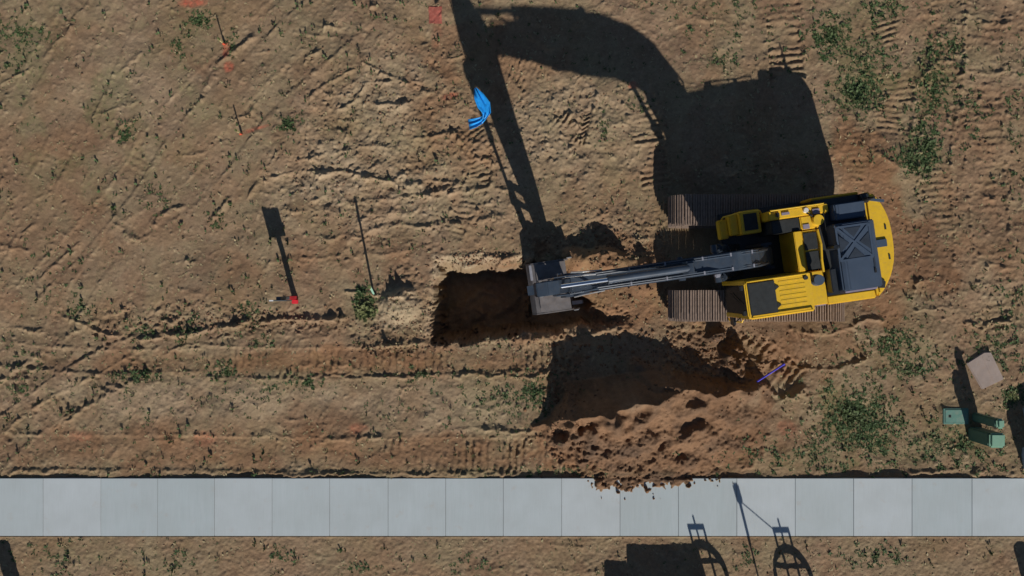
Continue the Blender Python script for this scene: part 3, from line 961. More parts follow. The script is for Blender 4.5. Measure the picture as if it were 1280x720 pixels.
# counterweight, rounded tail
arc = [(-2.20, 1.335)] + [(-2.75 + .55 * (abs(q) / 1.36) ** 2.6 * (1 if q > 0 else 1.02), q) for q in np.linspace(1.335, -1.14, 17)][1:] + [(-2.20, -1.14)]
cw = part(MB().slab(arc[::-1], .98, 2.05), 'counterweight', 'yellow', bevel=.06)
for v in (-.28, .42):
    part(MB().bx(-2.60, -2.565, v - .06, v + .06, 2.05, 2.068), 'lifting_slot', 'tread_black', cw)
part(MB().bx(-2.56, -2.20, -.01, .17, 2.05, 2.09), 'rear_camera_plate', 'hood_grey', cw, bevel=.01)
part(MB().slab([(-2.22, .82), (-2.40, .98), (-2.36, 1.12), (-2.22, 1.10)], 2.05, 2.09), 'corner_cap', 'tread_black', cw)
part(MB().bar((-2.24, -.98, 2.08), (-2.62, -.88, 2.08), .06, .05), 'lift_eye', 'hood_grey', cw)
part(MB().bx(-2.28, -2.10, -1.12, -.90, 2.0, 2.12), 'rear_lamp_housing', 'black_paint', cw, bevel=.02)
# centre cover between cab and tank
part(MB().bx(-.62, -.44, -.47, .47, 1.14, 2.10), 'cover_beam', 'yellow', bevel=.015)
part(MB().bx(-1.05, -.64, -.46, .46, 1.14, 2.05), 'valve_cover', 'yellow', bevel=.012)
for a, b in ((-.40, .0), (.04, .46)):
    part(MB().bx(-.97, -.66, a, b, 2.05, 2.075), 'tread_plate', 'tread_black', bevel=.006)
cab_line = MB().path([(-1.0, -.42, 2.09), (-1.02, -.1, 2.13), (-.99, .25, 2.12), (-1.0, .55, 2.10)], .03, 8)
part(cab_line, 'yellow_hose', 'yellow', smooth=True)
# fuel tank, right side
tk = part(MB().bx(-1.32, .08, -1.02, -.80, 1.14, 2.10).bx(-1.06, -.64, -.80, -.48, 1.14, 2.08), 'fuel_tank', 'yellow', bevel=.025)
part(MB().bx(-.63, .02, -.79, -.48, 1.14, 2.04), 'tank_step', 'tread_black', bevel=.015)
part(MB().tube((-1.02, -.66, 2.08), (-1.02, -.66, 2.20), .13, .12, 20), 'expansion_tank', 'yellow', smooth=True)
part(MB().tube((-.78, -.92, 2.10), (-.78, -.92, 2.17), .06, .055, 16), 'filler_cap', 'white_cap', tk, smooth=True)
part(MB().bx(-1.10, -.93, -.93, -.80, 2.105, 2.13), 'sight_cover', 'purple_grey', tk, bevel=.008)
part(MB().bx(-.83, -.68, -.60, -.49, 2.085, 2.10), 'decal_plate', 'purple_grey', tk)
part(MB().path([(-.80, -.86, 2.12), (-.84, -.80, 2.2), (-.92, -.76, 2.14), (-.98, -.74, 2.12)], .022, 6), 'hose', 'rubber', tk)
part(MB().bx(-.16, -.08, -.96, -.86, 2.10, 2.16), 'lamp_bracket', 'rubber', tk, bevel=.01)
part(MB().bx(-.22, -.40, -.94, -.88, 2.10, 2.13), 'tank_decal', 'purple_grey', tk)
hr = MB()
hr.path([(.02, -1.02, 2.1), (.02, -1.02, 2.135), (-1.2, -1.02, 2.135), (-1.2, -1.02, 2.1)], .017, 8)
hr.path([(-.6, -1.02, 2.1), (-.6, -1.02, 2.135)], .015, 8)
part(hr, 'handrail', 'yellow')
part(MB().bx(-1.03, .10, -1.18, -1.03, 1.14, 1.24), 'side_step', 'black_paint', bevel=.012)
# front right deck: tool box and steps in the boom's shade
tb = part(MB().bx(.12, .60, -1.14, -.58, 1.14, 1.66).bx(.60, .80, -1.10, -.60, 1.14, 1.48), 'tool_box', 'yellow', bevel=.02)
part(MB().bx(.20, .52, -1.06, -.66, 1.66, 1.675), 'tread_plate', 'tread_black', tb)
part(MB().bx(.80, 1.0, -1.02, -.55, 1.0, 1.28), 'front_step', 'yellow', bevel=.02)
hr = MB().path([(.95, -1.0, 1.28), (.98, -1.06, 1.62), (.6, -1.10, 1.9), (.2, -1.08, 1.9), (.10, -1.02, 1.7)], .017, 8)
part(hr, 'front_handrail', 'yellow')
an = MB().tube((-2.18, -.97, 2.05), (-2.18, -.97, 2.32), .06, .045, 10).tube((-2.18, -.97, 2.32), (-2.18, -.97, 2.55), .03, .02, 8)
part(an, 'aerial', 'rubber')

# ---- boom, arm, bucket and rams
boom_prof = [(.02, 1.52), (.28, 1.50), (.62, 1.95), (1.02, 2.42), (1.45, 2.80), (1.78, 2.96), (2.2, 3.08), (2.7, 3.13), (3.3, 3.24), (4.1, 3.47), (4.75, 3.64), (5.02, 3.66),
             (5.10, 3.76), (5.02, 3.88), (4.5, 3.90), (3.7, 3.91), (3.0, 3.88), (2.4, 3.84), (1.85, 3.77), (1.4, 3.62), (1.05, 3.40), (.75, 3.05), (.42, 2.55), (.10, 1.90), (-.05, 1.66)]
bo = part(MB().prism(boom_prof, -.205, .205), 'boom', 'boom_paint', bevel=.022)
for u, z in ((.10, 1.66), (1.72, 3.15), (2.62, 3.62), (5.0, 3.77)):
    part(MB().tube((u, -.25, z), (u, .25, z), .075, .075, 16), 'pin', 'boom_paint', bo)
for s in (-1, 1):
    part(MB().prism([(4.62, 3.66), (5.10, 3.64), (5.22, 3.76), (5.12, 3.90), (4.62, 3.88)], s * .205 - .02 if s > 0 else -.245, .245 if s > 0 else -.185), 'boom_ear', 'boom_paint', bo, bevel=.008)
    part(MB().prism([(2.30, 3.78), (2.42, 3.98), (2.56, 4.00), (2.72, 3.83)], s * .11 - .02, s * .11 + .02), 'ram_bracket', 'boom_paint', bo)
# pipes along the boom top
for k, v in enumerate((-.17, -.13, .13, .17)):
    pts = [(.55, v, 2.78), (.90, v, 3.27), (1.2, v, 3.49), (1.62, v, 3.69), (2.1, v, 3.84), (2.9, v, 3.915), (3.9, v, 3.945), (4.55 - .12 * (k % 2), v, 3.94)]
    part(MB().path(pts, .019, 8), 'hydraulic_pipe', 'boom_paint', bo, smooth=True)
for u, z in ((1.0, 3.36), (1.55, 3.66), (2.2, 3.85), (3.0, 3.92), (3.75, 3.945)):
    for v in (-.15, .15):
        part(MB().bx(u - .018, u + .018, v - .04, v + .04, z - .03, z + .03), 'pipe_clamp', 'grey_metal', bo, bevel=.006)
for s in (-1, 1):
    h = [(.70, s * .10, 1.75), (.52, s * .12, 2.3), (.45, s * .15, 2.72), (.62, s * .16, 2.92), (.78, s * .15, 3.11)]
    part(MB().path(h, .024, 8), 'boom_hose', 'rubber', bo, smooth=True)
    h = [(4.45, s * .15, 3.94), (4.75, s * .17, 4.08), (5.05, s * .18, 4.12), (5.30, s * .18, 3.98), (5.36, s * .17, 3.8)]
    part(MB().path(h, .022, 8), 'arm_hose', 'bright_edge' if s < 0 else 'boom_paint', bo, smooth=True)
    part(MB().path([(4.30, s * .215, 3.86), (4.72, s * .235, 3.93), (4.95, s * .26, 3.91)], .014, 6), 'ear_edge', 'bright_edge', bo)
lamp = MB().bx(1.72, 1.84, .21, .30, 3.20, 3.34)
part(lamp, 'boom_lamp', 'grey_metal', bo, bevel=.02)


def ram(name, a, b, rb, rr_, split, parent=ex, mat='boom_paint'):
    a = Vector(a); b = Vector(b)
    m = a.lerp(b, split)
    e = part(MB().tube(a, m, rb, rb, 18).tube(m - (m - a).normalized() * .08, m, rb * 1.13, rb * 1.13, 18).tube(a - Vector((0, .09, 0)), a + Vector((0, .09, 0)), rb * 1.05, rb * 1.05, 14), name, mat, parent, smooth=True)
    part(MB().tube(m, b, rr_, rr_, 16), 'ram_rod', 'chrome', e, smooth=True)
    part(MB().tube(b - Vector((0, .08, 0)), b + Vector((0, .08, 0)), rr_ * 1.5, rr_ * 1.5, 14), 'rod_eye', mat, e, smooth=True)
    return e


for s in (-1, 1):
    ram('boom_ram', (.92, s * .33, 1.18), (1.74, s * .33, 3.16), .085, .05, .62)
    part(MB().prism([(.55, 1.02), (1.02, 1.02), (1.02, 1.28), (.84, 1.30), (.55, 1.18)], s * .33 - .05, s * .33 + .05), 'ram_mount', 'black_paint', bevel=.01)
for v_ in (-.31, .25):
    part(MB().prism([(-.10, 1.1), (.42, 1.1), (.24, 1.78), (.0, 1.82)], v_, v_ + .06), 'boom_foot_bracket', 'black_paint')
ram('arm_ram', (2.50, 0, 3.95), (5.42, 0, 4.33), .082, .048, .60)

arm_prof = [(5.50, 4.58), (5.26, 4.42), (4.98, 3.95), (4.93, 3.68), (4.93, 3.2), (4.90, 2.4), (4.86, 1.6), (4.86, .92), (4.92, .78), (5.05, .78), (5.15, .90), (5.28, 1.6), (5.44, 2.4), (5.60, 3.2), (5.70, 3.55), (5.76, 3.95), (5.72, 4.50)]
ar = part(MB().prism(arm_prof, -.145, .145), 'arm', 'boom_paint', bevel=.018)
part(MB().prism([(5.40, 3.10), (5.60, 3.15), (5.86, 3.30), (5.88, 3.45), (5.66, 3.58)], -.10, .10), 'ram_bracket', 'boom_paint', ar)
ram('bucket_ram', (5.80, 0, 3.37), (5.55, 0, 1.50), .066, .042, .55)
for s in (-1, 1):
    part(MB().bar((5.52, s * .18, 1.50), (5.10, s * .18, 1.28), .03, .10).tube((5.52, s * .165, 1.50), (5.52, s * .195, 1.50), .075, .075, 12), 'link', 'bucket_steel', ar)
for s in (-1, 1):
    part(MB().bar((5.52, s * .12, 1.50), (5.40, s * .12, .80), .05, .09), 'tipping_link', 'bucket_steel', ar)
part(MB().tube((5.52, -.21, 1.50), (5.52, .21, 1.50), .05, .05, 12), 'link_pin', 'bright_edge', ar)
part(MB().tube((4.99, -.30, .90), (4.99, .30, .90), .06, .06, 14), 'bucket_pin', 'bright_edge', ar)

# bucket: open towards the machine
HW = .62
shell = [(4.78, .60), (5.46, .62), (5.66, .50), (5.77, .22), (5.76, -.10), (5.62, -.40), (5.35, -.58), (4.98, -.66), (4.62, -.62)]
th = .03
cen = (5.15, .0)
inner = [(x + (cen[0] - x) * .07, z + (cen[1] - z) * .07) for x, z in shell]
inner[0] = (4.78, .565); inner[-1] = (4.62, -.585)
bk = part(MB().prism(shell + inner[::-1], -HW, HW), 'bucket', 'bucket_steel', bevel=.006)
side = shell + [(4.58, -.40), (4.66, .10), (4.70, .45)]
for s in (-1, 1):
    part(MB().prism(side, s * HW, s * (HW + .035)), 'side_plate', 'bucket_steel', bk, bevel=.006)
    part(MB().prism([(4.62, -.45), (4.70, .10), (4.72, .50), (4.60, .52), (4.55, .10), (4.48, -.42)], s * (HW + .036), s * (HW + .062)), 'side_cutter', 'bright_edge', bk, bevel=.004)
    part(MB().prism([(4.84, .62), (5.52, .62), (5.48, .84), (5.36, .90), (5.12, .80), (5.04, 1.0), (4.92, 1.0)], s * .19 - .025, s * .19 + .025), 'bucket_ear', 'bucket_steel', bk, bevel=.006)
part(MB().bx(5.60, 5.70, -HW, -.22, .44, .515), 'lit_strip', 'grey_metal', bk, bevel=.01)  # lighter strip painted where sun catches the bucket's rounded back
part(MB().bx(4.80, 5.55, -.60, .60, .625, .637), 'top_plate', 'bucket_steel', bk)
for k in range(5):
    v = -HW + .10 + k * (2 * HW - .2) / 4
    part(MB().prism([(4.66, -.66), (4.66, -.57), (4.38, -.60), (4.34, -.63), (4.38, -.655)], v - .05, v + .05), 'tooth', 'bright_edge', bk, bevel=.008)

# ------------------------------------------------------------------ markers, stakes, sign
# road sign post with red lower half
x, y = P(369, 372)
sg = thing('sign_post', 'dark sign panel on a post with red base, edge-on from above', 'sign', (x, y, gz(x, y)))
part(MB().bx(-.06, .06, -.045, .045, -.25, .62), 'post_base', 'red_paint', sg, bevel=.006)
part(MB().bx(-.055, .055, -.04, .04, .622, 1.36), 'post', 'sign_back', sg, bevel=.006)
part(MB().bx(-.215, .215, -.066, -.042, .96, 1.42), 'panel', 'sign_back', sg, bevel=.006)
part(MB().bx(-.20, -.10, -.07, -.04, 1.422, 1.435), 'panel_edge', 'white_paint', sg)
part(MB().bx(-.06, .10, -.16, -.05, .03, .10), 'red_tape', 'red_paint', sg, bevel=.01)

# survey stake beside the pit
x, y = P(466, 369)
sk = thing('survey_stake', 'thin pale green survey stake standing in a weed left of the pit', 'stake', (x, y, gz(x, y)))
part(MB().bar((0, 0, -.2), (.18, .25, 1.36), .05, .03), 'lath', 'pale_green', sk)
part(MB().bar((.136, .19, 1.06), (.181, .251, 1.37), .055, .036), 'painted_tip', 'leaf_yellow', sk)

# two low laths with orange paint
for (px_, py_, hgt, lab) in ((281, 55, .46, 'short wooden lath with orange ribbon beside an orange streak, near the top edge'),
                             (302, 167, .46, 'short wooden lath at the left end of the long orange paint streak')):
    x, y = P(px_, py_)
    lt = thing('marker_lath', lab, 'stake', (x, y, gz(x, y)), 0, 'wooden marker laths')
    part(MB().bar((0, 0, -.15), (.0, .0, hgt), .05, .02), 'lath', 'lath_wood', lt)
    part(MB().bar((0, 0, hgt - .12), (0, 0, hgt + .003), .054, .024), 'painted_tip', 'leaf_yellow', lt)
    part(MB().bar((.005, -.02, .02), (.02, -.05, .16), .05, .03), 'ribbon', 'orange_paint', lt)

# blue flag on a tall lath
x, y = P(604, 152)
bz = gz(x, y)
fg = thing('blue_flag', 'bright blue plastic flag knotted on a stake within the arm shadow', 'flag', (x, y, bz))
part(MB().tube((0, 0, -.2), (0, .0, 2.42), .009, .007, 6), 'stake', 'hoop_steel', fg)


def cloth(path, widths, folds, name, mat, parent, seed):
    """a strip of thin film swept along a path, with folds and a little thickness"""
    r = random.Random(seed)
    n, m = len(path), 7
    vs = []
    for k, (p, w) in enumerate(zip(path, widths)):
        p = Vector(p)
        t = (Vector(path[min(k + 1, n - 1)]) - Vector(path[max(k - 1, 0)])).normalized()
        side_ = t.cross(Vector((0, 0, 1))).normalized()
        for j in range(m):
            q = j / (m - 1) - .5
            vs.append(p + side_ * w * q + Vector((0, 0, folds * math.sin(j * 2.1 + k * .7) + r.uniform(-.008, .008))))
    fs = [(k * m + j, k * m + j + 1, (k + 1) * m + j + 1, (k + 1) * m + j) for k in range(n - 1) for j in range(m - 1)]
    o = MB().add(vs, fs).build(name, mat, parent, smooth=True)
    so = o.modifiers.new('thickness', 'SOLIDIFY')
    so.thickness = .004
    return o


def flag_pt(px_, py_, h):
    X, Y = P(px_, py_, h)
    return (X - x, Y - y, h - bz)


cloth([flag_pt(594, 110, 2.48), flag_pt(599, 121, 2.44), flag_pt(605, 132, 2.42), flag_pt(608, 141, 2.40), flag_pt(605, 149, 2.36)], [.06, .24, .30, .20, .08], .035, 'upper_lobe', 'blue_plastic', fg, 3)
cloth([flag_pt(606, 147, 2.36), flag_pt(601, 151, 2.32), flag_pt(594, 154, 2.28), flag_pt(586, 156, 2.22)], [.10, .16, .20, .24], .03, 'lower_lobe', 'blue_plastic', fg, 5)

# blue pipe lying on the heap's right flank
x0, y0 = P(941, 475); x1_, y1_ = P(978, 456)
zz = max(gz(x0, y0), gz((x0 + x1_) / 2, (y0 + y1_) / 2) - .0, gz(x1_, y1_)) + .03
bp = thing('blue_pipe', 'thin blue pipe lying on loose soil right of the spoil heap', 'pipe', ((x0 + x1_) / 2, (y0 + y1_) / 2, 0))
za, zb_ = gz(x0, y0) + .05, gz(x1_, y1_) + .05
dx, dy = (x1_ - x0) / 2, (y1_ - y0) / 2
pv = [(-dx, -dy, za), (0, 0, max((za + zb_) / 2, gz((x0 + x1_) / 2, (y0 + y1_) / 2) + .03)), (dx, dy, zb_)]
part(MB().path(pv, .024, 10), 'tube', 'blue_pipe', bp, smooth=True)
part(MB().tube(pv[2], Vector(pv[2]) + (Vector(pv[2]) - Vector(pv[1])).normalized() * .05, .032, .032, 10), 'collar', 'blue_pipe', bp)

# red square on the soil
x, y = P(544, 19)
vs = []
for j in range(6):
    for i in range(5):
        X, Y = x + (i / 4 - .5) * .34 + random.uniform(-.01, .01), y + (j / 5 - .5) * .42 + random.uniform(-.01, .01)
        vs.append((X - x, Y - y, gz(X, Y) + .014 + random.uniform(0, .012)))
rs = MB().add(vs, [(j * 5 + i, j * 5 + i + 1, (j + 1) * 5 + i + 1, (j + 1) * 5 + i) for j in range(5) for i in range(4)]).build('marker_cloth', 'red_faded')
so = rs.modifiers.new('thickness', 'SOLIDIFY'); so.thickness = .008
rs.location = (x, y, 0)
tag(rs, 'faded red square cloth marker lying flat near the top edge', 'marker')

# ------------------------------------------------------------------ utility boxes at the right
def pedestal(px_, py_, w, d_, h, lab, ln=0.0):
    x, y = P(px_, py_)
    t = thing('utility_pedestal', lab, 'utility box', (x, y, gz(x, y)), R(random.uniform(-4, 2)), 'green utility pedestals')
    part(MB().bx(-w / 2, w / 2, -d_ / 2, d_ / 2, -.2, h - .10), 'housing', 'pedestal_dark', t, bevel=.03)
    part(MB().bx(-w / 2 - .012, w / 2 + .012, -d_ / 2 - .012, d_ / 2 + .012, h - .12, h), 'lid', 'pedestal_green', t, bevel=.045)
    part(MB().bx(-.03, .03, -d_ / 2 - .02, -d_ / 2 - .001, h * .5, h * .5 + .09), 'hasp', 'grey_metal', t)
    return t


pedestal(1219, 542, .36, .34, .92, 'larger green utility pedestal with pale lid, nearer the sidewalk')
pedestal(1219, 521, .17, .22, 1.02, 'slim green utility pedestal behind the larger one')
x, y = P(1194, 520)
hb = thing('handhole_cover', 'flat blue-green handhole cover set in the dirt beside the pedestals', 'utility cover', (x, y, gz(x, y)))
part(MB().bx(-.33, .33, -.21, .21, -.2, .03), 'collar', 'cover_green', hb, bevel=.015)
part(MB().bx(-.29, .29, -.17, .17, .031, .042), 'lid', 'cover_green', hb, bevel=.006)
part(MB().bx(-.20, -.14, -.03, .03, .043, .05), 'bolt', 'rubber', hb)
x, y = P(1230, 463)
sl_ = thing('stone_slab', 'pinkish grey flat slab lying askew above the green pedestals', 'slab', (x, y, gz(x, y) + .0), R(28))
part(MB().slab([(-.30, -.40), (.33, -.43), (.36, .36), (.20, .44), (-.33, .40)], -.06, .045), 'block', 'slab_stone', sl_, bevel=.02)
part(MB().bar((.06, -.38, .046), (.10, .34, .046), .02, .008), 'score', 'slab_stone', sl_)
x, y = P(1291, 572)
cb = thing('utility_cabinet', 'grey utility cabinet cut off by the right edge beside the sidewalk', 'utility box', (x, y, gz(x, y)))
part(MB().bx(-.30, .30, -.28, .28, -.2, .62), 'housing', 'cabinet_grey', cb, bevel=.02)
part(MB().bx(-.33, .33, -.31, .31, .621, .67), 'lid', 'cabinet_grey', cb, bevel=.015)
part(MB().bx(-.05, .05, -.30, -.281, .3, .4), 'latch', 'rubber', cb)
x, y = P(1291, 516)
cb = thing('marker_block', 'pale block at the right edge above the grey cabinet', 'block', (x, y, gz(x, y)), R(10))
part(MB().bx(-.24, .24, -.2, .2, -.1, .38), 'block', 'cabinet_grey', cb, bevel=.03)
part(MB().bx(-.12, .12, -.1, .1, .381, .40), 'plate', 'grey_metal', cb, bevel=.005)

# ------------------------------------------------------------------ unseen shadow casters just south of the frame, forms guessed from their shadows
def ground_at(px_, py_):
    x, y = P(px_, py_)
    return x, y, gz(x, y) if y > GY0 else 0.03


def add_hoop_caster(px_, py_, lab):  # unseen hoop shaped to cast the ring shadows by the walk
    x, y, z = ground_at(px_, py_)
    t = thing('hoop_caster', lab, 'reel', (x, y, z), 0, 'unseen hoop shadow casters')
    r0, r1 = .50, .43
    for dy in (-.05, .05):
        vs, fs, n = [], [], 36
        for k in range(n):
            a = 2 * math.pi * k / n
            for r in (r0, r1):
                for yy in (dy - .02, dy + .02):
                    vs.append((r * math.cos(a), yy, r * math.sin(a) + r0))
        for k in range(n):
            a, b = 4 * k, 4 * ((k + 1) % n)
            fs += [(a, b, b + 1, a + 1), (a + 2, a + 3, b + 3, b + 2), (a, a + 2, b + 2, b), (a + 1, b + 1, b + 3, a + 3)]
        part(MB().add(vs, fs), 'rim', 'hoop_steel', t)
    part(MB().bx(-.42, .42, -.05, .05, .69, .725), 'cross_bar', 'hoop_steel', t)
    for u in (-.12, .16):
        part(MB().bx(u - .018, u + .018, -.05, .05, .06, .95), 'spoke', 'hoop_steel', t)
    fr = MB()
    for u in (-.19, .19):
        fr.bx(u - .02, u + .02, -.03, .03, .93, 1.24)
    fr.bx(-.21, .21, -.03, .03, 1.24, 1.30)
    part(fr, 'bracket', 'hoop_steel', t)
    part(MB().bx(-.018, .018, -.02, .02, 1.0, 1.44), 'pin_bar', 'hoop_steel', t)
    return t, (x, y, z)


add_hoop_caster(897, 758, 'unseen round shadow caster guessed as a reel stand, left one of two')
_, rp = add_hoop_caster(1003, 762, 'unseen round shadow caster guessed as a reel stand, tied to the pole, right one of two')
x, y, z = ground_at(958, 765)
pl = thing('pole_caster', 'unseen thin pole with box head, added to cast its shadow between the hoops', 'pole', (x, y, z))  # out-of-view pole added for the thin shadow line it casts
part(MB().tube((0, 0, -.2), (.09, 0, 1.86), .022, .022, 8), 'pole', 'hoop_steel', pl)
part(MB().tube((.055, 0, 1.05), (.088, 0, 1.72), .035, .035, 8), 'sleeve', 'hoop_steel', pl)
part(MB().slab([(.02, -.05), (.17, -.05), (.17, .05), (.02, .05)], 1.72, 2.02), 'head', 'hoop_steel', pl, bevel=.03)
part(MB().tube((.09, 0, 1.76), (rp[0] - x - .19, rp[1] - y, 1.28 + rp[2] - z), .011, .011, 6), 'guy_line', 'rubber', pl)
for x0p, x1p, ytop, hh, lab in ((783, 868, 680, .92, 'tall unseen box guessed as a crate from its shadow'), (755, 782, 700, .66, 'low unseen box guessed as a crate from its shadow')):
    h_px = hh * 1.75 * math.cos(SUN_AZ) * PX
    yb = ytop + h_px
    sh = hh * 1.75 * math.sin(SUN_AZ) * PX
    X0, Y0 = P(x0p + sh, yb); X1, _ = P(x1p + sh, yb)
    w = X1 - X0
    t = thing('box_caster', lab, 'crate', ((X0 + X1) / 2, Y0 - .35, .03), 0, 'unseen box shadow casters')  # unseen box, sized from the block shadow it has to cast
    part(MB().bx(-w / 2 + .02, w / 2 - .02, -.33, .33, 0, hh - .02), 'box', 'caster_wood', t)
    npl = max(3, int(hh / .18))
    for k in range(npl):
        z0, z1 = k * hh / npl + .004, (k + 1) * hh / npl - .004
        for s in (-1, 1):
            part(MB().bx(-w / 2, w / 2, s * .335, s * .36, z0, z1), 'plank', 'caster_wood', t)
    part(MB().bx(-w / 2, w / 2, -.36, .36, hh - .018, hh), 'lid', 'caster_wood', t)
for px_, py_, r, h, lab, nm in ((24, 752, .20, .85, 'unseen drum-shaped shadow caster just below the bottom left corner', 'drum_caster'), (1296, 764, .17, 1.0, 'unseen drum-shaped shadow caster just below the bottom right corner', 'drum_caster')):
    x, y, z = ground_at(px_, py_)
    t = thing(nm, lab, 'drum', (x, y, z))  # unseen drum added to cast the shadow at the frame corner
    part(MB().tube((0, 0, 0), (0, 0, h), r, r, 24), 'shell', 'hoop_steel', t)
    for q in (.33, .66):
        part(MB().tube((0, 0, h * q - .015), (0, 0, h * q + .015), r + .012, r + .012, 24), 'hoop', 'hoop_steel', t)
    part(MB().tube((r * .5, 0, h), (r * .5, 0, h + .02), .03, .03, 10), 'bung', 'grey_metal', t)

# ------------------------------------------------------------------ clods
def clod_mesh_batch(spots, name, mat):
    """lumpy stones: one squashed, jittered icosahedron each, in one mesh"""
    bm0 = bmesh.new()
    bmesh.ops.create_icosphere(bm0, subdivisions=1, radius=1.0)
    base = np.array([v.co[:] for v in bm0.verts])
    bm0.verts.ensure_lookup_table()
    faces = np.array([[v.index for v in f.verts] for f in bm0.faces])
    bm0.free()
    r = np.random.default_rng(11)
    V, F = [], []
    k = 0
    for x, y, z, s in spots:
        j = base * (1 + r.uniform(-.28, .28, (len(base), 1)))
        a = r.uniform(0, 6.28)
        ca, sa = math.cos(a), math.sin(a)
        j = j * np.array([1.25, .9, .7]) * s
        V.append(np.stack([j[:, 0] * ca - j[:, 1] * sa + x, j[:, 0] * sa + j[:, 1] * ca + y, j[:, 2] + z + s * .25], 1))
        F.append(faces + k)
        k += len(base)
    V = np.concatenate(V); F = np.concatenate(F)
    me = bpy.data.meshes.new(name)
    me.vertices.add(len(V)); me.vertices.foreach_set('co', V.astype(np.float32).ravel())
    me.loops.add(F.size); me.loops.foreach_set('vertex_index', F.astype(np.int32).ravel())
    me.polygons.add(len(F))
    me.polygons.foreach_set('loop_start', (np.arange(len(F)) * 3).astype(np.int32))
    me.polygons.foreach_set('loop_total', np.full(len(F), 3, np.int32))
    me.update(calc_edges=True)
    me.materials.append(MATS[mat])
    return link(name, me)


def free_spot(px_, py_):
    if 596 < py_ < 672: return False
    if 838 < px_ < 1066 and 236 < py_ < 408: return False
    return True


spots, fspots = [], []
for n, x, y, sx, sy, lo, hi, fresh in (
        (420, 500, 405, 36, 24, .008, .026, 0), (220, 760, 300, 55, 18, .012, .04, 0), (260, 820, 530, 75, 40, .008, .028, 1), (250, 800, 440, 60, 18, .015, .05, 1),
        (300, 700, 500, 14, 40, .015, .05, 1), (350, 300, 402, 90, 8, .012, .04, 0), (250, 610, 325, 30, 6, .012, .035, 0), (400, 900, 440, 40, 30, .015, .05, 1),
        (250, 780, 340, 50, 30, .015, .05, 1), (250, 1200, 450, 60, 80, .010, .035, 0), (250, 1200, 200, 60, 120, .010, .035, 0), (200, 600, 428, 60, 8, .012, .04, 0),
        (600, 470, 230, 120, 60, .010, .032, 0), (350, 500, 110, 80, 40, .010, .032, 0), (250, 730, 160, 60, 60, .010, .03, 0), (200, 810, 600, 50, 5, .012, .04, 1), (120, 480, 432, 30, 6, .012, .04, 0), (150, 545, 385, 8, 35, .01, .03, 0)):
    for _ in range(n):
        px_, py_ = rng.normal(x, sx), rng.normal(y, sy)
        if not free_spot(px_, py_): continue
        X, Y = P(px_, py_)
        if abs(X) > 13.9 or abs(Y) > 8: continue
        z = gz(X, Y)
        if z < -.2: continue
        s = lo + (hi - lo) * rng.random() ** 3
        (fspots if fresh else spots).append((X, Y, z, s))
for _ in range(2600):
    px_, py_ = rng.uniform(-20, 1300), rng.uniform(-20, 740)
    if not free_spot(px_, py_): continue
    X, Y = P(px_, py_)
    z = gz(X, Y)
    if z < -.2: continue
    spots.append((X, Y, z, .007 + .022 * rng.random() ** 4))
tag(clod_mesh_batch(spots, 'dry_clods', 'clod'), 'small dry clods strewn over the tracked dirt', 'clods', kind='stuff')
tag(clod_mesh_batch(fspots, 'fresh_clods', 'fresh_clod'), 'dark red-brown clods crumbled over the spoil heap', 'clods', kind='stuff')
# the few clods that rolled onto the slabs, one by one
for px_, py_, s, lab in ((748, 601, .09, 'largest dark clod at the left end of the soil spill'), (757, 607, .035, 'small clod just right of the largest spill clod'),
                         (772, 606, .05, 'dark clod fallen on the slab joint below the heap'), (786, 610, .075, 'wide dark clod on the slab below the heap'),
                         (808, 612, .06, 'dark clod at the middle of the soil spill edge'), (817, 623, .03, 'lone clod farthest out on the sidewalk'),
                         (781, 624, .022, 'tiny clod alone on the slab left of the farthest clod'), (868, 604, .025, 'tiny clod right of the heap toe on the slab'),
                         (796, 606, .04, 'clod resting against the spill edge below the heap')):
    x, y = P(px_, py_, WALK_TOP)
    o = clod_mesh_batch([(0, 0, 0, s)], 'soil_clod', 'fresh_clod')
    o.location = (x, y, max(WALK_TOP, gz(x, y)) + s * .3)
    tag(o, lab, 'clod', 'clods fallen on the sidewalk')

# ------------------------------------------------------------------ weeds
def leaves(plants, name, mat, seed):
    r = np.random.default_rng(seed)
    V, k = [], 0
    for x, y, z, size, nl, up in plants:
        n = int(nl)
        a = r.uniform(0, 2 * np.pi, n)
        L = size * r.uniform(.5, 1.15, n)
        e = r.uniform(.1, .6, n) + up
        w = L * r.uniform(.16, .30, n)
        ox, oy = r.normal(0, size * .25, n), r.normal(0, size * .25, n)
        dx, dy = np.cos(a), np.sin(a)
        hor, ver = np.cos(e) * L, np.sin(e) * L
        b = np.stack([x + ox, y + oy, np.full(n, z)], 1)
        mid = b + np.stack([dx * hor * .5, dy * hor * .5, ver * .65], 1)
        tip = b + np.stack([dx * hor, dy * hor, ver * .8], 1)
        sd = np.stack([-dy * w, dx * w, np.zeros(n)], 1)
        V.append(np.stack([b, mid - sd, tip, mid + sd], 1).reshape(-1, 3))
    V = np.concatenate(V)
    nf = len(V) // 4
    me = bpy.data.meshes.new(name)
    me.vertices.add(len(V)); me.vertices.foreach_set('co', V.astype(np.float32).ravel())
    me.loops.add(nf * 4); me.loops.foreach_set('vertex_index', np.arange(nf * 4, dtype=np.int32))
    me.polygons.add(nf)
    me.polygons.foreach_set('loop_start', (np.arange(nf) * 4).astype(np.int32))
    me.polygons.foreach_set('loop_total', np.full(nf, 4, np.int32))
    me.update(calc_edges=True)
    me.materials.append(MATS[mat])
    return link(name, me)


plants = []


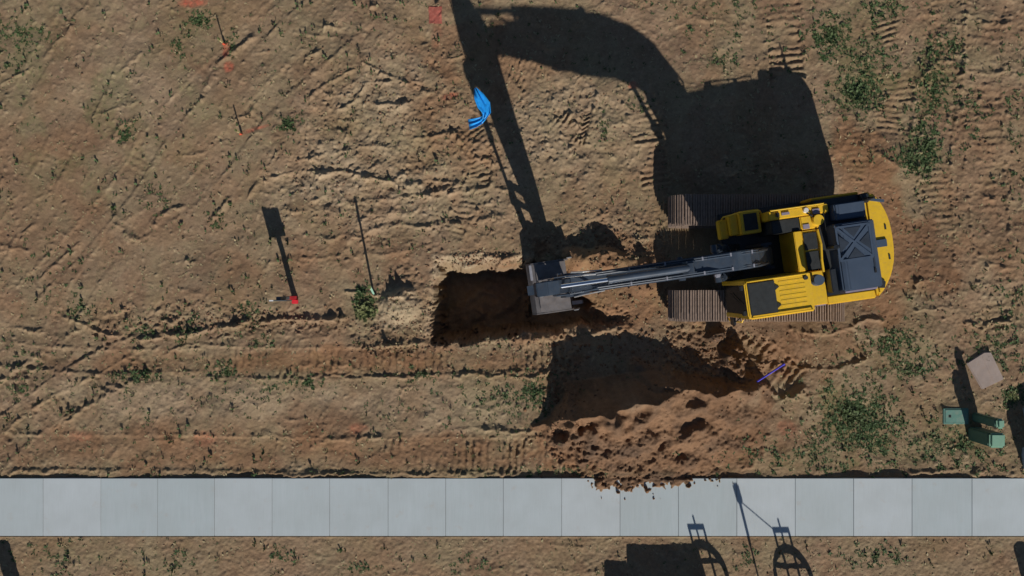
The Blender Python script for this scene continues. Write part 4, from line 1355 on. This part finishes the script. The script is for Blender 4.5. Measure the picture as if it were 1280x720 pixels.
def scatter(n, x, y, sx, sy, smin, smax, nl=8, up=.1):
    for _ in range(n):
        px_, py_ = rng.normal(x, sx), rng.normal(y, sy)
        if not free_spot(px_, py_): continue
        X, Y = P(px_, py_)
        if abs(X) > 14 or abs(Y) > 8.2: continue
        z = gz(X, Y)
        if z < -.15 or z > .45: continue
        plants.append((X, Y, z - .005, rng.uniform(smin, smax), nl * rng.uniform(.6, 1.4), up))


for a in ((70, 1072, 115, 18, 16), (60, 1040, 45, 18, 14), (40, 1090, 75, 20, 18), (55, 1165, 110, 16, 30), (60, 1155, 180, 12, 26), (40, 1140, 200, 18, 8), (25, 1105, 10, 20, 10),
          (120, 1062, 520, 26, 22), (60, 1090, 535, 18, 18), (50, 1010, 570, 60, 14), (40, 1120, 430, 20, 12), (26, 1140, 460, 20, 8), (30, 1240, 440, 25, 20), (40, 1205, 560, 30, 16),
          (30, 1150, 555, 30, 18), (20, 1270, 150, 10, 60), (20, 1265, 380, 14, 40), (28, 1265, 495, 8, 8), (26, 1180, 60, 18, 12), (14, 1215, 140, 10, 20),
          (26, 455, 372, 8, 7), (40, 10, 60, 18, 20), (30, 35, 45, 18, 8), (26, 250, 28, 10, 6), (14, 290, 55, 5, 8), (14, 222, 62, 6, 8), (18, 158, 165, 6, 8), (16, 360, 155, 8, 7), (14, 272, 278, 5, 5),
          (18, 640, 490, 18, 14), (40, 668, 490, 10, 14), (12, 525, 470, 8, 5), (26, 690, 588, 30, 4), (18, 282, 463, 10, 6), (18, 180, 470, 10, 4), (16, 155, 470, 8, 4), (16, 25, 485, 8, 5), (22, 180, 412, 14, 6), (22, 235, 412, 12, 6),
          (14, 95, 388, 10, 8), (20, 310, 390, 6, 8), (16, 385, 478, 8, 6), (10, 345, 485, 14, 8), (30, 960, 35, 40, 30), (16, 755, 160, 4, 14), (10, 800, 130, 8, 8), (14, 880, 45, 20, 14), (10, 900, 75, 10, 8),
          (24, 70, 695, 30, 14), (20, 220, 700, 20, 12), (14, 355, 692, 12, 6), (18, 585, 705, 22, 8), (16, 455, 710, 14, 5), (20, 1085, 695, 24, 8), (14, 935, 700, 8, 8), (20, 330, 430, 20, 20), (14, 200, 250, 14, 12), (14, 60, 330, 30, 20), (20, 870, 8, 40, 8), (20, 30, 450, 20, 30)):
    scatter(int(a[0] * (3.4 if a[1] > 1000 else 2)), *a[1:], .03, .10 if a[1] > 1000 else .085, 9)
scatter(90, 420, 485, 160, 20, .03, .08, 6)
scatter(110, 610, 495, 60, 22, .035, .09, 7)
scatter(150, 180, 500, 130, 30, .025, .07, 6)
for _ in range(2400):          # sparse seedlings everywhere
    scatter(1, rng.uniform(0, 1280), rng.uniform(0, 720), 1, 1, .02, .055, 5)
tag(leaves(plants, 'weeds', 'leaf', 3), 'sparse low green weeds sprouting over the dirt', 'weeds', kind='stuff')
sprigs = []
for _ in range(2300):
    px_, py_ = rng.uniform(0, 1280), rng.uniform(0, 720)
    if not free_spot(px_, py_): continue
    if (690 < px_ < 975 and 300 < py_ < 610): continue
    X, Y = P(px_, py_)
    z = gz(X, Y)
    if z < -.15 or z > .4: continue
    k_ = 1.0 if (px_ < 640 or px_ > 1000) else .7
    if n_patch2[int((Y - GY0) / STEP), int((X - GX0) / STEP)] < rng.normal(-.2, .8): continue
    sprigs.append((X, Y, z - .004, k_ * rng.uniform(.05, .13), 5, .75))
tag(leaves(sprigs, 'sprigs', 'leaf', 8), 'upright little green sprigs casting short dark shadows', 'weeds', kind='stuff')
straw = []
for _ in range(5200):
    px_, py_ = rng.uniform(0, 1280), rng.uniform(0, 720)
    if not free_spot(px_, py_): continue
    X, Y = P(px_, py_)
    z = gz(X, Y)
    if z < -.15 or z > .4: continue
    if (690 < px_ < 975 and 420 < py_ < 610): continue
    straw.append((X, Y, z, rng.uniform(.03, .10), 3, -.1))
tag(leaves(straw, 'dry_grass', 'straw', 4), 'dry straw-coloured grass scraps over the dirt', 'grass', kind='stuff')

big = ((452, 368, .18, 40, 'leaf', 'green weed clump at the foot of the pale green survey stake'), (457, 390, .30, 90, 'leaf_yellow', 'yellow-green weed clump left of the square pit'),
       (283, 464, .16, 26, 'leaf', 'green weed clump with two tufts in the pale strip at left'), (180, 468, .15, 22, 'leaf', 'small dark weed clump left in the pale strip'),
       (250, 28, .20, 26, 'leaf', 'green weed beside the upper orange stake'), (158, 168, .17, 20, 'leaf', 'upright weed in the open dirt at upper left'),
       (360, 158, .18, 40, 'leaf', 'dark weed right of the orange paint streak'), (672, 492, .20, 40, 'leaf', 'bright weed clump just left of the spoil heap'),
       (1072, 118, .26, 60, 'leaf', 'dense dark weed clump above the excavator tail'), (1062, 518, .26, 70, 'leaf', 'broad weed clump between excavator and sidewalk'),
       (1158, 182, .24, 50, 'leaf', 'tall narrow weed clump between the right tracks'), (1268, 498, .20, 26, 'leaf_yellow', 'weed clump beside the slab at the right edge'),
       (385, 478, .16, 24, 'leaf', 'green weed on the step line below the stake'), (1040, 46, .22, 40, 'leaf', 'leafy weed clump near the top right of the boom shadow'))
for px_, py_, s, n, mt, lab in big:
    x, y = P(px_, py_)
    z = gz(x, y)
    pl_ = [(np.clip(rng.normal(0, .36), -.8, .8) * s, np.clip(rng.normal(0, .34), -.8, .8) * s, 0, s * rng.uniform(.25, .55), 10, .25) for _ in range(n // 2)]
    pl_ = [(a, b, gz(x + a, y + b) - z - .005, c_, n_, u) for a, b, _, c_, n_, u in pl_]
    o = leaves(pl_, 'weed_clump', mt, int(px_))
    o.location = (x, y, z)
    tag(o, lab, 'weed', 'weed clumps')
